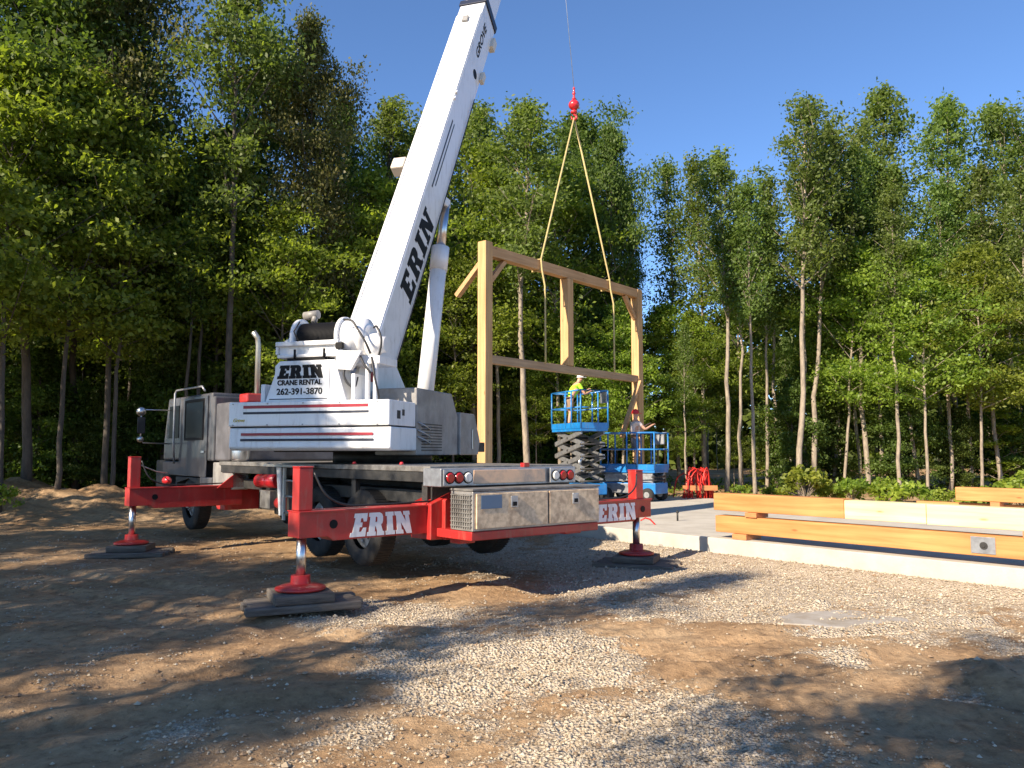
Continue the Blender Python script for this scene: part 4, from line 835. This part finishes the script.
def proto(kind, seed):
    rng = np.random.default_rng(seed); mb = MB(); cl = []
    P = dict(
        tall=dict(H=16, r=.11, c0=.5, nl=30, L=2.0, up=.75, flat=.25, sz=.062, n=84, bark='barkpale', leaf='leafA', sp=4, rz=.28),
        pole=dict(H=15, r=.085, c0=.52, nl=26, L=1.35, up=.85, flat=.2, sz=.058, n=64, bark='barkpale', leaf='leafA', sp=4, rz=.3),
        maple=dict(H=12, r=.065, c0=.34, nl=34, L=2.5, up=.42, flat=.42, sz=.066, n=82, bark='barkpale', leaf='leafB', sp=5, rz=.19),
        oak=dict(H=15, r=.10, c0=.28, nl=42, L=3.0, up=.5, flat=.3, sz=.06, n=125, bark='barkdark', leaf='leafC', sp=5, rz=.3),
        brown=dict(H=17, r=.11, c0=.35, nl=42, L=2.7, up=.55, flat=.25, sz=.058, n=130, bark='barkdark', leaf='leafD', sp=5, rz=.32),
        sapling=dict(H=6, r=.05, c0=.12, nl=26, L=1.7, up=.3, flat=.6, sz=.06, n=100, bark='barkpale', leaf='leafB', sp=3, rz=.10),
        under=dict(H=8, r=.08, c0=.06, nl=36, L=2.4, up=.3, flat=.45, sz=.075, n=120, bark='barkdark', leaf='leafC', sp=4, rz=.2))[kind]
    H = P['H']; N_ = 14; wob = rng.normal(size=(N_ + 1, 2)).cumsum(0) * .05; path = [Vector((wob[i][0] * H / 16, wob[i][1] * H / 16, H * i / N_ * .97 - .3)) for i in range(N_ + 1)]
    rad = [P['r'] * (1.25 if i == 0 else 1) * (1 - .9 * (i / N_) ** 1.1) + .012 for i in range(N_ + 1)]
    mb.tube(path, rad, 9)
    def tp(h): f = (h + .3) / (H * .97) * N_; i = max(0, min(N_ - 1, int(f))); return path[i].lerp(path[i + 1], f - i)
    ga = rng.random() * 6
    for k in range(P['nl']):
        u = (k + rng.random() * .8) / P['nl']; h = H * (P['c0'] + (1 - P['c0']) * .95 * u); ga += 2.4 + rng.normal() * .35
        pr = (math.sin(math.pi * min(1, (u * .86 + .16))) ** .7) if kind not in ('maple', 'under', 'sapling') else (.45 + .55 * math.sin(math.pi * min(1, u * .9 + .2))) * (1 - .5 * u ** 4)
        L = P['L'] * max(.2, pr) * (.55 + .75 * rng.random()); el = P['up'] * (1 + rng.normal() * .25) + .35 * u
        b0 = tp(h); dr_ = Vector((math.cos(ga) * math.cos(el), math.sin(ga) * math.cos(el), math.sin(el)))
        b1 = b0 + dr_ * L * .5 + Vector((0, 0, .05 * L)); b2 = b0 + dr_ * L + Vector((0, 0, (.12 if P['up'] > .4 else -.06) * L))
        rb = P['r'] * .28 * (1 - .6 * u) + .008; mb.tube([b0, b1, b2], [rb, rb * .6, rb * .25], 5, False)
        for s in range(P['sp']):
            a = .3 + .75 * (s + rng.random()) / P['sp']; q = b0.lerp(b1, a * 2) if a < .5 else b1.lerp(b2, a * 2 - 1)
            off = Vector((rng.normal(), rng.normal(), rng.normal() * .8)) * L * .17; c_ = q + off
            rx = (.38 + .3 * rng.random()) * (L / P['L'] * .5 + .55) * (1.3 if kind in ('maple', 'oak', 'brown', 'under') else 1)
            if rng.random() < .18: continue
            cl.append((*c_, rx, P['rz'] * (.7 + .6 * rng.random()) * (rx / .5), P['n'] * (rx / .5) ** 1.4))
            if rng.random() < .5: mb.tube([q, c_], [rb * .35, .006], 4, False)
    for s in range(5): c_ = tp(H * (.93 + .012 * s)); cl.append((*(c_ + Vector((rng.normal() * .2, rng.normal() * .2, 0))), .35, .4, P['n']))
    t = thing(kind + '_tree', 'tree', 'tree', (0, 0, -100)); o = mb.build('trunk', M[P['bark']], t)
    me = leafmesh('crown', leaves(cl, P['sz'] * 1.25, P['flat'], rng), M[P['leaf']]); cr = bpy.data.objects.new('crown', me); COL.objects.link(cr); cr.parent = t
    return t, H
NM = dict(tall='tall_tree', pole='slender_tree', maple='maple_tree', oak='oak_tree', brown='brown_tinged_tree', sapling='sapling', under='understory_tree')
PR = {k: [proto(k, 100 + i * 7 + j) for j in range(n)] for i, (k, n) in enumerate((('tall', 3), ('pole', 3), ('maple', 3), ('oak', 2), ('brown', 2), ('sapling', 2), ('under', 2)))}
cnt = [0]
def tree(kind, x, y, H, label, group, rz=None, lean=0, wide=1):
    cnt[0] += 1; pr, h = PR[kind][cnt[0] % len(PR[kind])]; s = H / h
    o = copy_tree(pr, (x, y, gz(x, y) - .1), rz if rz is not None else random.uniform(0, 6.28), (s * wide, s * wide, s), label, group, NM[kind])
    if x < -1.5 and y > 15:  # shade of the left wood put into the colour: trunks get dark bark
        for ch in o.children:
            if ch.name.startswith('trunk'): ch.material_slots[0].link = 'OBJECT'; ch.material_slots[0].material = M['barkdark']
    if lean: o.rotation_euler = (0, R(lean), 0)
    return o
def tpx(kind, px, d, topy, label, group='trees along the edge of the clearing', lean=0, wide=1, rz=None):
    p_ = W(px, topy, d); return tree(kind, p_.x, d, p_.z, label, group, rz, lean, wide)
RG = 'trees right of the timber frame'; CG = 'trees behind the timber frame'; LG = 'trees left of the crane'
for a in [
 ('pole', 676, 33, 165, 'wispy tree at the right edge of the open sky gap', RG),
 ('pole', 698, 31, 158, 'narrow crowned tree above the left part of the red tubing', RG),
 ('tall', 719, 28, 158, 'straight pale trunk rising just right of the red tubing', RG),
 ('maple', 735, 32, 235, 'yellow green tree between the red tubing and the timber end', RG),
 ('pole', 748, 27, 185, 'pale slender tree above the left end of the timber stack', RG),
 ('pole', 768, 31, 180, 'thin straight tree over the first spacer block of the stack', RG),
 ('tall', 786, 27, 100, 'tallest pale trunk leaning right, over the orange part of the upper timber', RG, 3.5),
 ('tall', 800, 28.5, 130, 'second trunk leaning right beside the tallest pale one', RG, 5),
 ('pole', 810, 31, 180, 'thin tree just right of the two leaning pale trunks', RG),
 ('maple', 834, 29, 250, 'leaning tree with yellow green layers over the pale timber joint', RG, 6),
 ('tall', 856, 29, 150, 'sturdy trunk above the start of the pale timber length', RG),
 ('tall', 880, 31, 90, 'tallest crown in the middle of the right wood', RG),
 ('pole', 893, 27, 195, 'slim light trunk right of the middle of the right wood', RG),
 ('maple', 918, 27, 250, 'yellow green layered tree with dark lower trunk at right', RG),
 ('tall', 945, 30, 100, 'tall crown rising left of the farther timber', RG),
 ('maple', 970, 27, 255, 'layered tree with speckled trunk over the farther timber end', RG),
 ('tall', 992, 31, 108, 'tall tree near the right edge behind the pale trunk', RG),
 ('pole', 1020, 26, 180, 'pale straight trunk at the right edge of the photo', RG),
 ('tall', 1045, 30, 90, 'tree whose crown leans in at the right edge', RG),
 ('maple', 1040, 27, 260, 'low layered branches reaching in from the right edge', RG),
 ('pole', 684, 29, 330, 'short thin stem just left of the red tubing', RG),
 ('maple', 655, 32, 320, 'rounded low tree directly right of the right post', RG),
 ('maple', 700, 34, 330, 'rounded bright green tree low behind the red tubing', RG),
 ('maple', 812, 33, 330, 'green tree filling the gap behind the leaning trunks', RG),
 ('maple', 868, 34, 270, 'green tree low behind the sturdy trunk', RG),
 ('maple', 662, 31.5, 312, 'low rounded green tree under the open sky gap', RG),
 ('maple', 692, 31, 318, 'low green tree behind the red tubing under the sky gap', RG),
 ('pole', 731, 29, 200, 'slim stem between the red tubing and the left end of the stack', RG),
 ('pole', 759, 29.5, 210, 'slim stem above the upper timber near its left end', RG, 1),
 ('pole', 796, 29.5, 170, 'thin stem tucked between the two leaning pale trunks', RG, 2),
 ('pole', 845, 30, 190, 'thin stem beside the leaning yellow green tree', RG, -1),
 ('pole', 868, 29.5, 160, 'pale stem right of the sturdy trunk', RG, 1),
 ('pole', 905, 29, 170, 'slim bare stem left of the layered tree at right', RG, -2),
 ('pole', 932, 28.5, 180, 'slim bare stem right of the layered tree at right', RG, 2),
 ('pole', 957, 29, 190, 'thin stem left of the speckled trunk', RG),
 ('pole', 985, 28.5, 170, 'pale stem right of the speckled trunk', RG, -1),
 ('pole', 1004, 29.5, 180, 'thin stem second from the right edge', RG, 1),
 ('pole', 822, 30.5, 190, 'leaning thin stem over the orange part of the upper timber', RG, 6),
 ('oak', 608, 31, 128, 'dark dense tree behind the right part of the top beam', CG, 0, .6),
 ('oak', 622, 33, 175, 'dark tree ending at the left edge of the sky gap', CG, 0, .45),
 ('oak', 575, 34, 118, 'dark tree straight behind the hook slings', CG),
 ('tall', 528, 27, 95, 'tall tree with pale trunk seen between left and middle posts', CG, 0, 1.15),
 ('maple', 560, 30, 170, 'bright green tree behind the middle post', CG),
 ('maple', 500, 30, 150, 'bright green tree behind the left post', CG),
 ('tall', 478, 31, 108, 'tree rising right of the crane boom', CG, 0, 1.1),
 ('maple', 455, 28, 260, 'low leafy tree between the lift cylinder and the left post', CG),
 ('maple', 622, 29, 300, 'bright green low tree behind the two scissor lifts', CG),
 ('tall', 388, 32, 105, 'tree with pale green top just left of the boom', LG, 0, 1.1),
 ('oak', 432, 34, 125, 'tree hidden behind the middle of the boom', LG),
 ('brown', 318, 26, 20, 'brown tinged tall tree above the winch', LG, 0, .72),
 ('oak', 345, 30, 105, 'dark tree over the gearbox of the winch', LG, 0, .6),
 ('maple', 372, 28, 180, 'green tree low between winch and boom', LG),
 ('tall', 246, 24, -30, 'tall light green tree above the exhaust pipe', LG, 0, .95),
 ('maple', 222, 27, 130, 'layered green tree behind the carrier cab', LG),
 ('maple', 285, 25, 210, 'low layered tree right of the exhaust pipe', LG),
 ('oak', 265, 29, 30, 'dark tree between the light green and the brown tall ones', LG, 0, .7),
 ('brown', 128, 24, -60, 'brown topped tall tree above the far left outrigger', LG, 0, .75),
 ('maple', 128, 23, 150, 'layered bright tree over the far left outrigger jack', LG),
 ('oak', 172, 27, 160, 'dark tree below the narrow sky gap at left', LG),
 ('oak', 55, 23, -90, 'dark green tall tree near the upper left corner', LG),
 ('maple', 25, 20.5, 60, 'bright layered tree at the left edge with a slim trunk', LG),
 ('maple', 75, 22, 100, 'bright layered tree second from the left edge', LG),
 ('oak', -10, 24, -60, 'dark tree at the very left edge of the photo', LG),
 ('oak', 98, 27, 0, 'dark tree in the shade above the dirt mound', LG),
 ('pole', 208, 25, 150, 'bare slender stem left of the exhaust pipe', LG),
 ('pole', 195, 24.5, 170, 'thin bare stem right above the cab roof', LG)]:
    tpx(a[0], a[1], a[2], a[3], a[4], a[5], a[6] if len(a) > 6 else 0, a[7] if len(a) > 7 else 1)
# second row and depth of the wood
SK = [(-300, -60), (0, -20), (165, 0), (178, 170), (206, 170), (214, 20), (270, 30), (300, 60), (335, 150), (365, 170), (440, 150), (530, 125), (600, 150), (622, 200), (630, 330), (672, 330), (690, 240), (760, 200), (800, 150), (880, 140), (1000, 140), (1400, 100)]
def sky_y(px):
    for (a, b), (c_, d) in zip(SK, SK[1:]):
        if a <= px <= c_: return b + (d - b) * (px - a) / (c_ - a)
    return 100
BG = 'trees deep in the wood'
rb = random.Random(21)
for row, (d0, n) in enumerate(((32, 26), (37, 28), (43, 30), (50, 30))):
    for i in range(n):
        px = -150 + 1330 * (i + rb.random() * .8) / n; d = d0 + rb.uniform(-1.5, 1.5)
        ty = sky_y(px) + rb.uniform(70, 270); ty = max(ty, sky_y(px - 30) + 10, sky_y(px + 30) + 10)
        if px > 650 and row >= 1 and rb.random() < .45: continue
        k = rb.choice(['oak', 'oak', 'maple', 'under', 'tall', 'under']) if px < 640 else rb.choice(['tall', 'pole', 'maple', 'tall', 'pole', 'under'])
        if k == 'under': ty = max(ty, W(0, 0, 1) and 300)
        tpx(k, px, d, ty, 'tree standing deep in the wood behind the front row of trees', BG)
for i in range(30):
    px = -60 + 1150 * (i + rb.random() * .8) / 30; d = 29.5 + rb.uniform(-.8, 2.2)
    if px < 430: d -= 2.5
    tpx('maple' if 440 < px < 740 else 'under' if px < 640 or i % 3 else 'sapling', px, d, rb.uniform(330, 400) if px < 640 else rb.uniform(385, 430), 'low leafy understory tree in the shade between the front trunks', 'understory trees')
# far wood as one mass
def far_wood():
    rng = np.random.default_rng(5); cl = []
    for i in range(3200):
        px = rng.uniform(-350, 1400); d = rng.uniform(54, 64); top = W(px, max(sky_y(px) + 110, 300), d).z; cl.append((W(px, 400, d).x, d, .3 + top * rng.random() ** 1.5, 1.3, .8, 55))
    me = leafmesh('far_wood', leaves(cl, .34, .3, rng), M['leafC']); o = bpy.data.objects.new('far_wood', me); COL.objects.link(o); tag(o, 'distant mass of wood seen dark between the trunks', 'wood', kind='stuff')
far_wood()
# trees outside the frame, left and behind, whose shade lies on the clearing
OG = 'trees outside the photo casting shade'
SH = [(-15, 8.5, 11), (-18, 14, 13), (-20.5, 18, 13), (-20, 7.5, 14), (-25, 13, 15),
      (-14.2, 1.6, 13.2), (-19, 1, 12), (-14.5, -2.5, 11), (-18, -5, 12.5), (-13.2, -5.2, 10.5), (-4.0, -1.4, 7.6), (-8.6, 0.4, 10.6), (-16.5, -1, 14), (-22, 3, 15),
      (-20.5, 22, 14), (-24, 20, 15), (-26, 25, 16), (-30, 18, 16), (-33, 24, 17), (-28, 9, 15)]
for i, (x, y, H) in enumerate(SH):
    tree(['tall', 'maple', 'oak', 'pole'][i % 4], x, y, H, 'leafy tree standing outside the left edge of the photo', OG)
# bushes on the far side of the slab
def bush_proto(seed, leaf, h):
    rng = np.random.default_rng(seed); cl = []; mb = MB()
    for k in range(16):
        a = rng.random() * 6.28; r = rng.random() ** .5 * .55; z = h * (.25 + .75 * rng.random()) * (1 - .4 * r); cl.append((math.cos(a) * r, math.sin(a) * r, z, .18, .12, 38)); mb.tube([(0, 0, 0), (math.cos(a) * r * .5, math.sin(a) * r * .5, z * .6), (math.cos(a) * r, math.sin(a) * r, z)], [.012, .008, .004], 4, False)
    t = thing('bush', 'bush', 'bush', (0, 0, -100)); mb.build('stems', M['barkpale'], t); me = leafmesh('foliage', leaves(cl, .07, .45, rng), leaf); o = bpy.data.objects.new('foliage', me); COL.objects.link(o); o.parent = t; return t
M['leafE'] = leafmat('leaf_bright_weed', (.30, .34, .05), (.14, .20, .03), .4)
BP = [bush_proto(1, M['leafE'], .9), bush_proto(2, M['leafE'], .7), bush_proto(3, M['leafB'], .8)]
for i, (px, d, s, lb) in enumerate([(805, 24.5, 1.15, 'bright weed bush behind the orange part of the upper timber'), (830, 24.8, .8, 'small weed between the two brighter bushes'), (852, 24, .95, 'weed bush behind the start of the pale timber'), (878, 23.8, .8, 'low weed left of the brightest bush'), (900, 23.2, 1.15, 'brightest bush behind the middle of the pale timber'), (922, 23, .7, 'small weed right of the brightest bush'), (945, 22.5, .6, 'tiny weed left of the farther timber'), (978, 21.6, 1.05, 'weed bush behind the left end of the farther timber'), (1000, 21.4, 1.1, 'weed bush behind the middle of the farther timber'), (1022, 21, 1.2, 'weed bush at the right edge behind the farther timber'), (775, 25.5, .6, 'small weed right of the red tubing'), (740, 26.5, .5, 'tiny weed between red tubing and bushes'), (5, 20.5, .7, 'small weed on the dirt mound at the left edge')]):
    x = W(px, 480, d).x; copy_tree(BP[i % 3], (x, d, gz(x, d)), i * 1.3, s * 1.0, lb, 'weeds along the clearing', 'bush')
for k in PR.values():
    for t, _ in k:
        for ch in list(t.children): bpy.data.objects.remove(ch)
        bpy.data.objects.remove(t)
for t in BP:
    for ch in list(t.children): bpy.data.objects.remove(ch)
    bpy.data.objects.remove(t)
# forest floor litter and low weeds
def weeds():
    rng = np.random.default_rng(8); cl = []
    for i in range(1500):
        px = rng.uniform(-80, 1100); d = rng.uniform(25, 40) if px > 500 else rng.uniform(24, 38); x = W(px, 480, d).x
        q = Vector((x, d, 0)) - SA
        if q.dot(U) > -.6 and q.dot(V) < 10.1: continue
        cl.append((x, d, gz(x, d) + rng.uniform(.0, .16), .22, .10, 8))
    me = leafmesh('undergrowth', leaves(cl, .07, .4, rng), M['leafB']); o = bpy.data.objects.new('undergrowth', me); COL.objects.link(o); tag(o, 'low green undergrowth covering the floor of the wood', 'undergrowth', kind='stuff')
weeds()
